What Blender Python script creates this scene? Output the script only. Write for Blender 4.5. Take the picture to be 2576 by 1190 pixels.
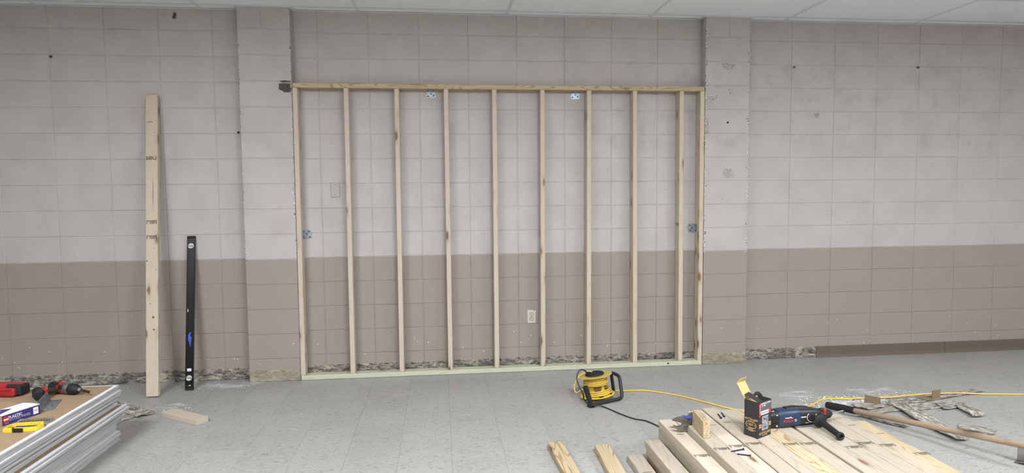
import bpy, bmesh, math, random
from mathutils import Vector, Matrix, Euler
random.seed(7)
scene = bpy.context.scene
for o in list(bpy.data.objects): bpy.data.objects.remove(o)
COL = scene.collection

# ------------------------------------------------------------------ camera
F_PX, W_PX, H_PX = 1619.2, 2576, 1190
CAM = Vector((3.0048, -5.4493, 1.513)); YAW, PIT, ROL = .1099, -.0663, -.0089
fw = Vector((math.sin(YAW)*math.cos(PIT), math.cos(YAW)*math.cos(PIT), math.sin(PIT)))
rt = Vector((math.cos(YAW), -math.sin(YAW), 0)); up = rt.cross(fw)
rt, up = rt*math.cos(ROL)+up*math.sin(ROL), -rt*math.sin(ROL)+up*math.cos(ROL)
cd = bpy.data.cameras.new('camera'); cam = bpy.data.objects.new('camera', cd); COL.objects.link(cam)
mw = Matrix((rt, up, -fw)).transposed().to_4x4(); mw.translation = CAM; cam.matrix_world = mw
cd.sensor_fit = 'HORIZONTAL'; cd.sensor_width = 36; cd.lens = F_PX*36/W_PX; cd.clip_start = .02
scene.camera = cam
# ------------------------------------------------------------------ world, exposure, lamps
w = bpy.data.worlds.new('room_world'); scene.world = w; w.use_nodes = True
w.node_tree.nodes['Background'].inputs[0].default_value = (.5, .52, .55, 1)
w.node_tree.nodes['Background'].inputs[1].default_value = .05
vs = scene.view_settings
vs.view_transform = 'Standard'; vs.look = 'None'; vs.gamma = 1; vs.exposure = 1.1
try: vs.use_curve_mapping = False
except Exception: pass
LAMPS = [(x, y) for y in (-4.08, -7.74) for x in (.53, 4.19, 7.85)]
LAMP_STRENGTH = 46.0; REAR_LAMP_STRENGTH = 32.0
LAMP_COLOR = (.86, .907, .965)

def ray(px, py):
    return fw + rt*((px-W_PX/2)/F_PX) - up*((py-H_PX/2)/F_PX)
def PZ(px, py, z):                    # photo pixel -> point on the horizontal plane z
    d = ray(px, py); return CAM + d*((z-CAM.z)/d.z)
def PY(px, py, y):                    # photo pixel -> point on a plane parallel to the wall
    d = ray(px, py); return CAM + d*((y-CAM.y)/d.y)

# ------------------------------------------------------------------ materials
def lin(c):
    return tuple(((v/255)/12.92 if v/255 <= .04045 else ((v/255+.055)/1.055)**2.4) for v in c) + (1,)
class X:                               # a node socket with arithmetic
    def __init__(s, nt, k): s.nt, s.k = nt, k
    def m(s, op, b=None, c=None, clamp=False):
        n = s.nt.nodes.new('ShaderNodeMath'); n.operation = op; n.use_clamp = clamp
        for i, v in enumerate((s, b, c)):
            if v is None: continue
            if isinstance(v, X): s.nt.links.new(v.k, n.inputs[i])
            else: n.inputs[i].default_value = v
        return X(s.nt, n.outputs[0])
    def __add__(s, b): return s.m('ADD', b)
    def __sub__(s, b): return s.m('SUBTRACT', b)
    def __mul__(s, b): return s.m('MULTIPLY', b)
    def __lt__(s, b): return s.m('LESS_THAN', b)
    def __gt__(s, b): return s.m('GREATER_THAN', b)
    def step(s, a, b):                 # smooth 0..1 between a and b
        n = s.nt.nodes.new('ShaderNodeMapRange'); n.interpolation_type = 'SMOOTHSTEP'
        s.nt.links.new(s.k, n.inputs[0]); n.inputs[1].default_value = a; n.inputs[2].default_value = b
        return X(s.nt, n.outputs[0])
class MT:
    def __init__(s, name, rough=.6, metal=0, spec=.5):
        s.m = bpy.data.materials.new(name); s.m.use_nodes = True; s.nt = s.m.node_tree
        s.b = s.nt.nodes['Principled BSDF']; s.b.inputs['Roughness'].default_value = rough
        s.b.inputs['Metallic'].default_value = metal; s.b.inputs['Specular IOR Level'].default_value = spec
    def pos(s, kind='world'):
        if kind == 'world': v = s.nt.nodes.new('ShaderNodeNewGeometry').outputs['Position']
        else: v = s.nt.nodes.new('ShaderNodeTexCoord').outputs['Object']
        return v
    def xyz(s, v):
        n = s.nt.nodes.new('ShaderNodeSeparateXYZ'); s.nt.links.new(v, n.inputs[0])
        return [X(s.nt, o) for o in n.outputs]
    def rnd(s): return X(s.nt, s.nt.nodes.new('ShaderNodeObjectInfo').outputs['Random'])
    def shift(s, v, r, k=37.0):        # offset a vector per object
        n = s.nt.nodes.new('ShaderNodeVectorMath'); n.operation = 'ADD'; s.nt.links.new(v, n.inputs[0])
        c = s.nt.nodes.new('ShaderNodeCombineXYZ')
        for i, f in enumerate((1, 1.7, 2.3)): s.nt.links.new((r*(k*f)).k, c.inputs[i])
        s.nt.links.new(c.outputs[0], n.inputs[1]); return n.outputs[0]
    def scale(s, v, sc):
        n = s.nt.nodes.new('ShaderNodeVectorMath'); n.operation = 'MULTIPLY'; s.nt.links.new(v, n.inputs[0])
        n.inputs[1].default_value = sc; return n.outputs[0]
    def noise(s, v, scale, detail=3, rough=.55, dist=0):
        n = s.nt.nodes.new('ShaderNodeTexNoise'); s.nt.links.new(v, n.inputs['Vector'])
        n.inputs['Scale'].default_value = scale; n.inputs['Detail'].default_value = detail
        n.inputs['Roughness'].default_value = rough; n.inputs['Distortion'].default_value = dist
        return X(s.nt, n.outputs[0])
    def voro(s, v, scale):
        n = s.nt.nodes.new('ShaderNodeTexVoronoi'); s.nt.links.new(v, n.inputs['Vector']); n.inputs['Scale'].default_value = scale
        return X(s.nt, n.outputs['Distance']), s.xyz(n.outputs['Color'])[0]
    def mix(s, f, a, b):
        n = s.nt.nodes.new('ShaderNodeMix'); n.data_type = 'RGBA'
        if isinstance(f, X): s.nt.links.new(f.k, n.inputs['Factor'])
        else: n.inputs['Factor'].default_value = f
        for nm, c in (('A', a), ('B', b)):
            i = [q for q in n.inputs if q.name == nm and q.type == 'RGBA'][0]
            if isinstance(c, tuple): i.default_value = c
            else: s.nt.links.new(c, i)
        return [q for q in n.outputs if q.type == 'RGBA'][0]
    def color(s, c):
        if isinstance(c, tuple): s.b.inputs['Base Color'].default_value = c
        else: s.nt.links.new(c, s.b.inputs['Base Color'])
    def rough(s, x): s.nt.links.new(x.k, s.b.inputs['Roughness'])
    def bump(s, h, strength=.3, dist=.002):
        n = s.nt.nodes.new('ShaderNodeBump'); n.inputs['Strength'].default_value = strength; n.inputs['Distance'].default_value = dist
        s.nt.links.new(h.k, n.inputs['Height']); s.nt.links.new(n.outputs[0], s.b.inputs['Normal'])
MATS = {}
def plain(name, rgb, rough=.55, metal=0, spec=.5, var=.045, nscale=60, bump=0):
    m = MT(name, rough, metal, spec); c = lin(rgb); v = m.pos('obj')
    n = m.noise(v, nscale, 4)
    d = tuple(q*(1-var) for q in c[:3]) + (1,); l = tuple(min(1, q*(1+var)) for q in c[:3]) + (1,)
    m.color(m.mix(n.step(.3, .7), d, l))
    if bump: m.bump(n, .5, bump)
    MATS[name] = m.m; return m.m
def glue(m, v):                        # residue of old base adhesive: streaked cream, grey and black
    n1 = m.noise(m.scale(v, (8, 8, 26)), 2.2, 7, .74, .3); n2 = m.noise(m.scale(v, (5, 5, 11)), 2.3, 6, .7)
    n3 = m.noise(m.scale(v, (16, 16, 44)), 2.0, 5, .75); n4 = m.noise(m.scale(v, (2.2, 2.2, 5)), 1.7, 4, .6)
    c = m.mix(n1.step(.4, .58), lin((74, 69, 66)), lin((158, 151, 142)))
    c = m.mix(n2.step(.5, .6)*.85, c, lin((190, 182, 160)))
    c = m.mix((n2 + n4).step(.92, .78)*.45, c, lin((112, 84, 58)))
    c = m.mix(n3.step(.53, .62)*.75, c, lin((58, 53, 50)))
    c = m.mix(n4.step(.52, .66)*.45, c, lin((62, 58, 56)))
    return c, n1
UP_C, LO_C = lin((194, 187, 183)), lin((159, 147, 137))
def paint_mat(name, pil=None):
    m = MT(name, .42, 0, .45); v = m.pos('world'); x, y, z = m.xyz(v)
    wob = m.noise(v, 9, 2)
    c = m.mix((z + wob*.006).step(.998, 1.004), LO_C, UP_C)
    big = m.noise(v, 1.7, 4)
    c2 = m.mix(m.noise(v, 4, 4).step(.35, .75)*.22, c, lin((150, 138, 132)))
    # scuffed greyer blotches in the upper half of the right bay
    sc = m.noise(v, 7, 6, .65).step(.53, .62)*(z > 1.9).m('MULTIPLY', z < 2.62)*(x.step(3.5, 4.6))*.15
    c2 = m.mix(sc, c2, lin((128, 122, 120)))
    # small paint nicks
    d, r = m.voro(v, 26); nick = ((d + m.noise(v, 120, 2)*.1) < .13)*(r > .972)
    c2 = m.mix(nick, c2, lin((70, 66, 62)))
    d, r = m.voro(v, 34); nick2 = ((d + m.noise(v, 90, 3)*.5) < .42)*(r > .93)*(z < .35)
    c2 = m.mix(nick2, c2, lin((214, 208, 200)))
    h = m.noise(v, 150, 4, .7)*1.3 + m.noise(v, 45, 3, .6)*1.0
    if pil:                            # torn paint along the pilaster arrises
        a, b, zlo, zhi, wl, wr = pil
        e = m.noise(m.scale(v, (18, 18, 9)), 1.6, 5, .65)
        ea = (e - .5)*wl; eb = (e - .5)*wr
        msk = ((x - a) < ea).m('MAXIMUM', (x*-1 + b) < eb)*(z > zlo)*(z < zhi)*(y < -.088)
        pc = m.mix(m.noise(v, 70, 5, .7).step(.42, .56), lin((92, 88, 84)), lin((226, 223, 219)))
        c2 = m.mix(msk, c2, pc); h = h - msk*2.2
    g, gh = glue(m, v)
    top = m.noise(m.scale(v, (14, 14, 14)), 1.4, 5, .6)*.06 + .066
    gm = (z < top)
    if pil: g = m.mix(.45, g, lin((176, 164, 136)))
    c2 = m.mix(gm, c2, g)
    m.color(c2); h = h + gm*gh*3.0
    m.rough(gm*.45 + (m.noise(v, 30, 2)*.18 + .22))
    m.bump(h, .62, .003)
    MATS[name] = m.m; return m.m
paint_mat('block_paint'); paint_mat('block_paint_left_pilaster', (1.44, 1.842, .98, 2.75, .1, .12))
paint_mat('block_paint_right_pilaster', (5.266, 5.663, .98, 2.93, .26, .2))
def floor_mat():
    m = MT('vinyl_tile', .34, 0, .4); v = m.pos('obj'); r = m.rnd(); s = m.shift(v, r); wv = m.pos('world'); x, y, z = m.xyz(wv)
    c = m.mix(r, lin((160, 158, 153)), lin((166, 164, 159)))
    st = m.noise(m.scale(s, (9, 30, 1)), 3.0, 4, .6)
    c = m.mix(st.step(.6, .72)*.3, c, lin((128, 126, 123))); c = m.mix(st.step(.42, .3)*.3, c, lin((196, 194, 190)))
    f1 = m.noise(m.scale(s, (26, 85, 1)), 1.0, 3, .6, .5); f2 = m.noise(m.scale(s, (60, 150, 1)), 1.0, 2, .6, .3); f3 = m.noise(m.scale(s, (34, 100, 1)), 1.3, 2, .5)
    c = m.mix(f1.step(.6, .66)*.7, c, lin((96, 93, 90))); c = m.mix(f2.step(.61, .67)*.6, c, lin((100, 97, 94)))
    c = m.mix(f3.step(.63, .69)*.5, c, lin((206, 204, 200)))
    # scuffs and plaster dust lying where the old base was hacked off
    n = m.noise(m.scale(wv, (2.2, 5, 1)), 2.6, 7, .74); n2 = m.noise(wv, 42, 4, .7)
    du = None
    for (cx, cy, rx, ry, k) in ((1.3, -.15, .32, .1, .8), (1.06, -.62, .16, .08, .7), (.55, -.1, .8, .05, .4), (5.62, -.98, .22, .12, .62), (6.22, -.98, .26, .1, .62),
                                (6.1, -.7, .4, .2, .2), (6.0, -1.22, .35, .1, .7), (5.95, -.08, .35, .06, .5), (6.6, -1.2, .5, .2, .25)):
        q = ((x-cx)*(1/rx)); q = q*q; p = ((y-cy)*(1/ry)); q = q + p*p
        t = q.step(1.7, 0)*k; du = t if du is None else du.m('MAXIMUM', t)
    dm = (du*.95 + (n - .5)*3.4 - .4).step(.0, .8)*(du.step(.04, .5))
    c = m.mix(dm*.85, c, m.mix(n2.step(.38, .6), lin((196, 196, 198)), lin((238, 239, 244))))
    gr = m.noise(wv, 1.1, 4)
    c = m.mix(gr.step(.45, .75)*.12, c, lin((120, 115, 108)))
    m.color(c); m.rough(dm*.5 + (m.noise(wv, 6, 4)*.22 + .27)); m.bump(m.noise(s, 90, 2) + dm*n2*2.0, .12, .002)
    MATS['vinyl_tile'] = m.m
floor_mat()
def wood(name, light, dark, ring=.5, knots=.55, green=None, freq=95):
    m = MT(name, .58, 0, .35); v = m.pos('obj'); r = m.rnd(); s = m.shift(v, r)
    x = m.noise(m.scale(s, (1.0, 8, 8)), 1.0, 2, .45, .3)
    rings = (x*freq).m('SINE').step(.5, 1.0)
    fine = m.noise(m.scale(s, (3, 160, 160)), 1.0, 3, .6)
    L, D = lin(light), lin(dark)
    c = m.mix(r, L, tuple(a*.88+b*.12 for a, b in zip(L, D)))
    c = m.mix(rings*ring, c, D); c = m.mix(fine.step(.45, .75)*.35, c, tuple(a*.6+b*.4 for a, b in zip(L, D)))
    bl = m.noise(m.scale(s, (1.5, 6, 6)), 1.1, 2); c = m.mix(bl.step(.52, .75)*.25, c, lin((214, 180, 150)) if not green else lin(green))
    d, k = m.voro(m.scale(s, (5.2, 17, 17)), 1.0)
    kn = d.step(.26, .12)*(k > (1-knots*.5)); ko = d.step(.5, .2)*(k > (1-knots*.5))
    c = m.mix(ko*.4, c, tuple(q*.75 for q in D[:3])+(1,)); c = m.mix(kn*.85, c, lin((112, 78, 52)))
    m.color(c); m.bump(fine + rings*.4, .15, .001); MATS[name] = m.m
wood('pine', (178, 168, 151), (148, 126, 101), .34, .5)
wood('pine_stud', (203, 191, 171), (182, 156, 124), .28, .9)
wood('pine_pale', (196, 183, 166), (168, 146, 122), .22, .42)
wood('pine_stud_pale', (202, 189, 173), (184, 160, 134), .22, .9)
wood('pine_yellow', (190, 174, 142), (146, 112, 74), .75, .4, freq=120)
wood('pine_plate', (196, 176, 144), (146, 120, 88), .75, .3, freq=150)
wood('pine_treated', (198, 198, 174), (174, 172, 140), .35, .22, (196, 200, 160))
wood('handle_wood', (152, 132, 110), (98, 82, 66), .35, .2)
def ceil_mat():
    m = MT('ceiling_tile', .9, 0, .2); v = m.pos('world'); n = m.noise(v, 110, 3, .7)
    m.color(m.mix(n.step(.35, .65), lin((238, 241, 245)), lin((247, 249, 252)))); m.bump(n, .25, .002); MATS['ceiling_tile'] = m.m
ceil_mat()
def strip_mat():                       # torn-off cove base, adhesive side up
    m = MT('glue_strip', .75, 0, .3); v = m.pos('obj'); s = m.shift(v, m.rnd())
    n = m.noise(m.scale(s, (14, 75, 75)), 1.0, 6, .72, .2); n2 = m.noise(m.scale(s, (9, 26, 26)), 1.4, 6, .72)
    c = m.mix(n.step(.44, .58), lin((110, 103, 96)), lin((184, 178, 166))); c = m.mix(n2.step(.53, .64)*.8, c, lin((122, 108, 92)))
    c = m.mix(n2.step(.46, .36), c, lin((216, 212, 203))); m.color(c); m.bump(n + n2, .5, .003); MATS['glue_strip'] = m.m
strip_mat()
def drywall_mats():
    m = MT('brown_paper', .85, 0, .2); v = m.pos('world'); n = m.noise(v, 130, 4, .7)
    c = m.mix(n.step(.3, .7), lin((140, 117, 92)), lin((164, 140, 112))); d, k = m.voro(v, 30)
    c = m.mix((d < .09)*(k > .93), c, lin((230, 228, 222))); m.color(c); MATS['brown_paper'] = m.m
    m = MT('sheet_edge', .8, 0, .25); v = m.pos('world'); n = m.noise(m.scale(v, (30, 3, 120)), 1, 4, .6)
    c = m.mix(n.step(.35, .65), lin((160, 158, 156)), lin((188, 186, 184))); d, k = m.voro(v, 40)
    c = m.mix((d < .16)*(k > .93), c, lin((120, 118, 116))); m.color(c); MATS['sheet_edge'] = m.m
drywall_mats()
def emis(name, c, s):
    m = MT(name); m.b.inputs['Emission Color'].default_value = c + (1,); m.b.inputs['Emission Strength'].default_value = s; MATS[name] = m.m
emis('lamp_diffuser', LAMP_COLOR, LAMP_STRENGTH); emis('rear_lamp_diffuser', LAMP_COLOR, REAR_LAMP_STRENGTH)
for a in (('white_metal', (225, 226, 226), .4), ('grid_white', (222, 225, 228), .5), ('paint_plain', (150, 140, 132), .5), ('cove_base', (104, 92, 80), .5),
          ('black_plastic', (34, 34, 36), .45), ('level_black', (13, 13, 15), .3), ('grip_black', (22, 22, 24), .7), ('yellow_plastic', (226, 196, 52), .4),
          ('yellow_cord', (224, 188, 84), .5), ('black_cord', (40, 42, 46), .5), ('red_plastic', (158, 34, 36), .4), ('blue_plastic', (36, 54, 78), .4),
          ('card_black', (44, 42, 42), .6), ('card_tan', (206, 180, 120), .75), ('card_brown', (150, 126, 98), .8), ('card_white', (226, 226, 232), .5),
          ('card_navy', (48, 44, 110), .5), ('print_gold', (196, 160, 110), .6), ('print_white', (230, 230, 230), .6), ('print_grey', (150, 150, 160), .6), ('print_red', (190, 44, 44), .6),
          ('ink', (38, 36, 34), .8), ('socket_ivory', (206, 202, 184), .45), ('slot_dark', (24, 22, 20), .8), ('concrete_dark', (84, 80, 78), .95),
          ('mortar_grey', (150, 147, 142), .9), ('plaster_white', (216, 213, 208), .9), ('anchor_grey', (70, 74, 84), .5), ('anchor_green', (50, 92, 92), .5),
          ('plate_paint', (186, 178, 174), .5), ('blue_paint', (62, 84, 186), .5), ('crumb', (222, 218, 208), .9), ('tan_vinyl', (126, 108, 84), .6), ('label_dark', (92, 92, 96), .5), ('drum_brown', (110, 72, 48), .6)):
    plain(*a)
plain('galvanized', (168, 174, 180), .38, .85, var=.2, nscale=40); plain('steel_dark', (128, 124, 116), .5, .75, var=.3, nscale=50)
plain('steel_bright', (206, 208, 210), .3, .9); plain('screw_blue', (38, 42, 84), .4, .5); plain('block_concrete', (84, 80, 78), .95, var=.4, nscale=140, bump=.004)
plain('plaster_rough', (172, 169, 165), .95, var=.4, nscale=110, bump=.005)
m = MT('clear_plastic', .15); m.b.inputs['Transmission Weight'].default_value = .96; m.b.inputs['IOR'].default_value = 1.12; m.color(lin((238, 238, 240))); MATS['clear_plastic'] = m.m
m = MT('yellow_clear', .3); m.b.inputs['Transmission Weight'].default_value = .45; m.color(lin((232, 212, 110))); MATS['yellow_clear'] = m.m

# ------------------------------------------------------------------ mesh helpers
class MB:
    def __init__(s): s.v, s.f, s.mi, s.sm = [], [], [], []
    def add(s, vs, fs, mi=0, smooth=False, M=None):
        o = len(s.v); s.v += [tuple((M @ Vector(q)) if M else q) for q in vs]
        for f in fs: s.f.append(tuple(i+o for i in f)); s.mi.append(mi); s.sm.append(smooth)
        return s
    def box(s, c, d, b=0, M=None, mi=0):
        hx, hy, hz = (q/2 for q in d); c = Vector(c)
        if b <= 0:
            vs = [c+Vector((x*hx, y*hy, z*hz)) for x in (-1, 1) for y in (-1, 1) for z in (-1, 1)]
            return s.add(vs, [(0, 1, 3, 2), (4, 6, 7, 5), (0, 4, 5, 1), (2, 3, 7, 6), (0, 2, 6, 4), (1, 5, 7, 3)], mi, False, M)
        vs, ix = [], {}
        for sx in (-1, 1):
            for sy in (-1, 1):
                for sz in (-1, 1):
                    for a in range(3):
                        p = [sx*(hx-b), sy*(hy-b), sz*(hz-b)]; p[a] = (sx*hx, sy*hy, sz*hz)[a]
                        ix[sx, sy, sz, a] = len(vs); vs.append(c+Vector(p))
        fs = []
        for a in range(3):
            u, w_ = [(1, 2), (2, 0), (0, 1)][a]
            for sg in (-1, 1):
                q = []
                for (p, r) in ((-1, -1), (1, -1), (1, 1), (-1, 1)):
                    k = [0, 0, 0]; k[a] = sg; k[u] = p; k[w_] = r; q.append(ix[k[0], k[1], k[2], a])
                fs.append(tuple(q) if sg > 0 else tuple(q[::-1]))
            for p in (-1, 1):
                for r in (-1, 1):
                    k0 = [0, 0, 0]; k0[u] = p; k0[w_] = r; k1 = k0[:]; k0[a] = -1; k1[a] = 1
                    q = (ix[(*k0, u)], ix[(*k1, u)], ix[(*k1, w_)], ix[(*k0, w_)])
                    fs.append(q if p*r < 0 else q[::-1])
        for sx in (-1, 1):
            for sy in (-1, 1):
                for sz in (-1, 1):
                    q = tuple(ix[sx, sy, sz, a] for a in range(3)); fs.append(q if sx*sy*sz > 0 else q[::-1])
        return s.add(vs, fs, mi, False, M)
    def rings(s, rs, mi=0, smooth=True, cap=True, closed=False, M=None):
        n = len(rs[0]); vs = [p for r in rs for p in r]; fs = []
        K = len(rs) if closed else len(rs)-1
        for k in range(K):
            a, b = k*n, ((k+1) % len(rs))*n
            for i in range(n): j = (i+1) % n; fs.append((a+i, a+j, b+j, b+i))
        s.add(vs, fs, mi, smooth, M)
        if cap and not closed:
            s.add(rs[0], [tuple(range(n))[::-1]], mi, False, M); s.add(rs[-1], [tuple(range(n))], mi, False, M)
        return s
    def lathe(s, prof, p0, ax, seg=20, mi=0, smooth=True, M=None, cap=True):
        ax = Vector(ax).normalized(); p0 = Vector(p0); a = ax.orthogonal().normalized(); b = ax.cross(a)
        rs = [[p0+ax*h+(a*math.cos(t)+b*math.sin(t))*r for t in [2*math.pi*i/seg for i in range(seg)]] for r, h in prof]
        return s.rings(rs, mi, smooth, cap, False, M)
    def cyl(s, p0, p1, r0, r1=None, seg=16, mi=0, M=None):
        p0, p1 = Vector(p0), Vector(p1); return s.lathe([(r0, 0), (r0 if r1 is None else r1, (p1-p0).length)], p0, p1-p0, seg, mi, True, M)
    def tube(s, pts, r, seg=8, mi=0, smooth_n=0, closed=False, M=None):
        pts = [Vector(p) for p in pts]
        if smooth_n: pts = catmull(pts, smooth_n, closed)
        n = len(pts); rs = []; a = None
        for i in range(n):
            t = (pts[(i+1) % n]-pts[i-1]) if closed else (pts[min(i+1, n-1)]-pts[max(i-1, 0)])
            t.normalize()
            if a is None: a = t.orthogonal().normalized()
            a = (a-t*a.dot(t)).normalized(); b = t.cross(a)
            rs.append([pts[i]+(a*math.cos(q)+b*math.sin(q))*r for q in [2*math.pi*j/seg for j in range(seg)]])
        return s.rings(rs, mi, True, True, closed, M)
    def prism(s, poly, z0, z1, M=None, mi=0, mi_side=None):
        n = len(poly); vs = [(x, y, z0) for x, y in poly]+[(x, y, z1) for x, y in poly]
        s.add(vs, [tuple(range(n))[::-1], tuple(range(n, 2*n))], mi, False, M)
        return s.add(vs, [(i, (i+1) % n, n+(i+1) % n, n+i) for i in range(n)], mi if mi_side is None else mi_side, False, M)
    def mesh(s, name, mats):
        me = bpy.data.meshes.new(name); me.from_pydata([tuple(v) for v in s.v], [], s.f)
        for m_ in (mats if isinstance(mats, (list, tuple)) else [mats]): me.materials.append(MATS[m_])
        me.polygons.foreach_set('material_index', s.mi); me.polygons.foreach_set('use_smooth', s.sm); me.update(); return me
    def build(s, name, mats, parent=None, M=None): return put(name, s.mesh(name, mats), parent, M)
def catmull(p, n, closed=False):
    out = []; N = len(p)
    for i in range(N if closed else N-1):
        g = (lambda k: p[k % N]) if closed else (lambda k: p[max(0, min(N-1, k))])
        a, b, c, d = g(i-1), g(i), g(i+1), g(i+2)
        for j in range(n):
            t = j/n; out.append(.5*((2*b)+(c-a)*t+(2*a-5*b+4*c-d)*t*t+(3*b-a-3*c+d)*t**3))
    if not closed: out.append(p[-1])
    return out
def fillet(p, r, n=6):                 # polyline with rounded corners
    out = [p[0]]
    for a, b, c in zip(p, p[1:], p[2:]):
        u, v = (a-b), (c-b); k = min(r, u.length*.45, v.length*.45); A, C = b+u.normalized()*k, b+v.normalized()*k
        out += [A.lerp(b, i/n).lerp(b.lerp(C, i/n), i/n) for i in range(n+1)]
    return out+[p[-1]]
def put(name, me, parent=None, M=None):
    o = bpy.data.objects.new(name, me); COL.objects.link(o)
    if parent: o.parent = parent
    if M is not None: o.matrix_local = M
    return o
def tag(o, label=None, cat=None, group=None, kind=None):
    for k, v in (('label', label), ('category', cat), ('group', group), ('kind', kind)):
        if v: o[k] = v
    return o
def thing(name, label, cat, M=None, group=None):
    o = bpy.data.objects.new(name, None); o.empty_display_size = .05; COL.objects.link(o)
    if M is not None: o.matrix_world = M
    return tag(o, label, cat, group)
def frame(o, x, z=(0, 0, 1)):          # origin, x axis, z hint
    x = Vector(x).normalized(); z = Vector(z); y = z.cross(x).normalized(); z = x.cross(y)
    M = Matrix((x, y, z)).transposed().to_4x4(); M.translation = Vector(o); return M
def T(*a): return Matrix.Translation(Vector(a))
def text(name, s, size, mat, parent, M, sx=1.0, ext=.0002):
    cu = bpy.data.curves.new('lettering', 'FONT'); cu.body = s; cu.size = size; cu.align_x = 'CENTER'; cu.align_y = 'CENTER'; cu.extrude = ext; cu.resolution_u = 2; cu.offset = size*.018
    t = bpy.data.objects.new('lettering', cu); COL.objects.link(t)
    me = bpy.data.meshes.new_from_object(t.evaluated_get(bpy.context.evaluated_depsgraph_get())); bpy.data.objects.remove(t)
    me.materials.clear(); me.materials.append(MATS[mat]); return put(name, me, parent, M @ Matrix.Diagonal((sx, 1, 1, 1)))
CACHE = {}
def board_mesh(L, W=.0889, H=.0381, mat='pine', b=.003):
    k = (round(L, 3), W, H, mat)
    if k not in CACHE: CACHE[k] = MB().box((0, 0, 0), (L, W, H), b).mesh('board', mat)
    return CACHE[k]
def stamp_mesh():                      # inked grading mark: two bars and rows of small print
    if 'stamp' in CACHE: return CACHE['stamp']
    rr = random.Random(3); b = MB()
    def q(x0, y0, x1, y1): b.add([(x0, y0, 0), (x1, y0, 0), (x1, y1, 0), (x0, y1, 0)], [(0, 1, 2, 3)])
    q(-.0375, -.017, -.033, .017); q(.033, -.017, .0385, .017)
    for yy, x0, x1, h in ((.010, -.030, .030, .0085), (.001, -.014, .028, .0075), (-.007, -.02, .026, .006), (-.0135, -.01, .022, .0045)):
        x = x0
        while x < x1:
            w_ = rr.uniform(.0015, .0045); q(x, yy-h/2, min(x+w_, x1), yy+h/2*rr.uniform(.5, 1)); x += w_+rr.uniform(.0006, .0018)
    CACHE['stamp'] = b.mesh('grade_stamp', 'ink'); return CACHE['stamp']
def stamp(parent, M): return put('grade_stamp', stamp_mesh(), parent, M)

# ------------------------------------------------------------------ the setting: walls of painted block
ZR = lambda r: .2032*r-.017
CEIL = 3.0; CW = .4064; GAP = .0062; PD = .1016
def block_mesh(w_, h, mat):
    k = ('blk', round(w_, 4), round(h, 4), mat)
    if k in CACHE: return CACHE[k]
    b = .0028; x, z = w_/2, h/2; vs = []
    for (ix, yy) in ((b, 0), (0, b), (0, .03)):
        vs += [(-x+ix, yy, -z+ix), (x-ix, yy, -z+ix), (x-ix, yy, z-ix), (-x+ix, yy, z-ix)]
    fs = [(0, 1, 2, 3)]
    for k0 in (0, 4):
        for i in range(4): j = (i+1) % 4; fs.append((k0+i, k0+4+i, k0+4+j, k0+j))
    CACHE[k] = MB().add(vs, fs).mesh('block', mat); return CACHE[k]
def bay(name, x0, x1, front, mat, bx0, bx1, thick=.2, single=False):
    s = MB().box(((x0+x1)/2, front+.0044+thick/2, 1.55), (x1-x0, thick, 3.2)).build(name, mat); tag(s, kind='structure')
    if single: cols = [(bx0, bx1)]
    else:
        k0, k1 = math.floor(bx0/CW), math.ceil(bx1/CW)
        cols = [(max(bx0, k*CW), min(bx1, (k+1)*CW)) for k in range(k0, k1)]; cols = [c for c in cols if c[1]-c[0] > .03]
    for (a, b) in cols:
        for r in range(15):
            lo, hi = max(0, ZR(r)), min(CEIL+.03, ZR(r+1)); g = 0 if single else GAP/2
            o = put('block', block_mesh(b-a-2*g, hi-lo-GAP, mat), s)
            o.location = ((a+b)/2, front+random.uniform(-.0007, .0007), (lo+hi)/2)
            o.rotation_euler = (random.uniform(-.003, .003), 0, random.uniform(-.0015, .0015))
    return s
PL0, PL1, PR0, PR1 = 1.44, 1.842, 5.266, 5.663
XL, XR, YB = -4.0, 11.5, -9.5
wl = bay('wall_left', XL, PL0+.1, 0, 'block_paint', -2.03, PL0)
wm = bay('wall_middle', PL1-.1, PR0+.1, 0, 'block_paint', PL1, PR0)
wr = bay('wall_right', PR1-.1, XR, 0, 'block_paint', PR1, 10.15)
def pilaster(name, a, b, mat):
    s = bay(name, a+.003, b-.003, -PD, mat, a, b, thick=PD+.1, single=True)
    return s
pl = pilaster('wall_pilaster_left', PL0, PL1, 'block_paint_left_pilaster'); pr = pilaster('wall_pilaster_right', PR0, PR1, 'block_paint_right_pilaster')
for nm, c, d in (('wall_side_left', (XL-.1, YB/2, 1.5), (.2, -YB+.4, 3.2)), ('wall_side_right', (XR+.1, YB/2, 1.5), (.2, -YB+.4, 3.2)), ('wall_rear', ((XL+XR)/2, YB-.1, 1.5), (XR-XL+.4, .2, 3.2))):
    tag(MB().box(c, d).build(nm, 'paint_plain'), kind='structure')
# patches of torn paint and broken block on the pilasters (pieces of the wall surface)
def patch(parent, pts, y, mat, name, th=.0015):
    rr = random.Random(len(pts)*13+int(pts[0][0])); p3 = [PY(px, py, y) for px, py in pts]; c = sum(p3, Vector())/len(p3); poly = []
    for i, p in enumerate(p3):
        q = p3[(i+1) % len(p3)]
        for t in (0, .33, .66):
            k = p.lerp(q, t); d = rr.uniform(-.004, .004) if t else 0; poly.append((k.x-c.x+d, k.z-c.z+d))
    if sum(a[0]*b[1]-b[0]*a[1] for a, b in zip(poly, poly[1:]+poly[:1])) < 0: poly.reverse()
    M = Matrix(((1, 0, 0, c.x), (0, 0, -1, y), (0, 1, 0, c.z), (0, 0, 0, 1)))
    return MB().prism(poly, -.003, th, M).build(name, mat, parent)
FY = -PD-.0008
patch(pl, [(701, 210), (731, 211), (732, 231), (722, 232), (713, 231), (702, 225)], FY, 'block_concrete', 'broken_block_patch')
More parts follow.
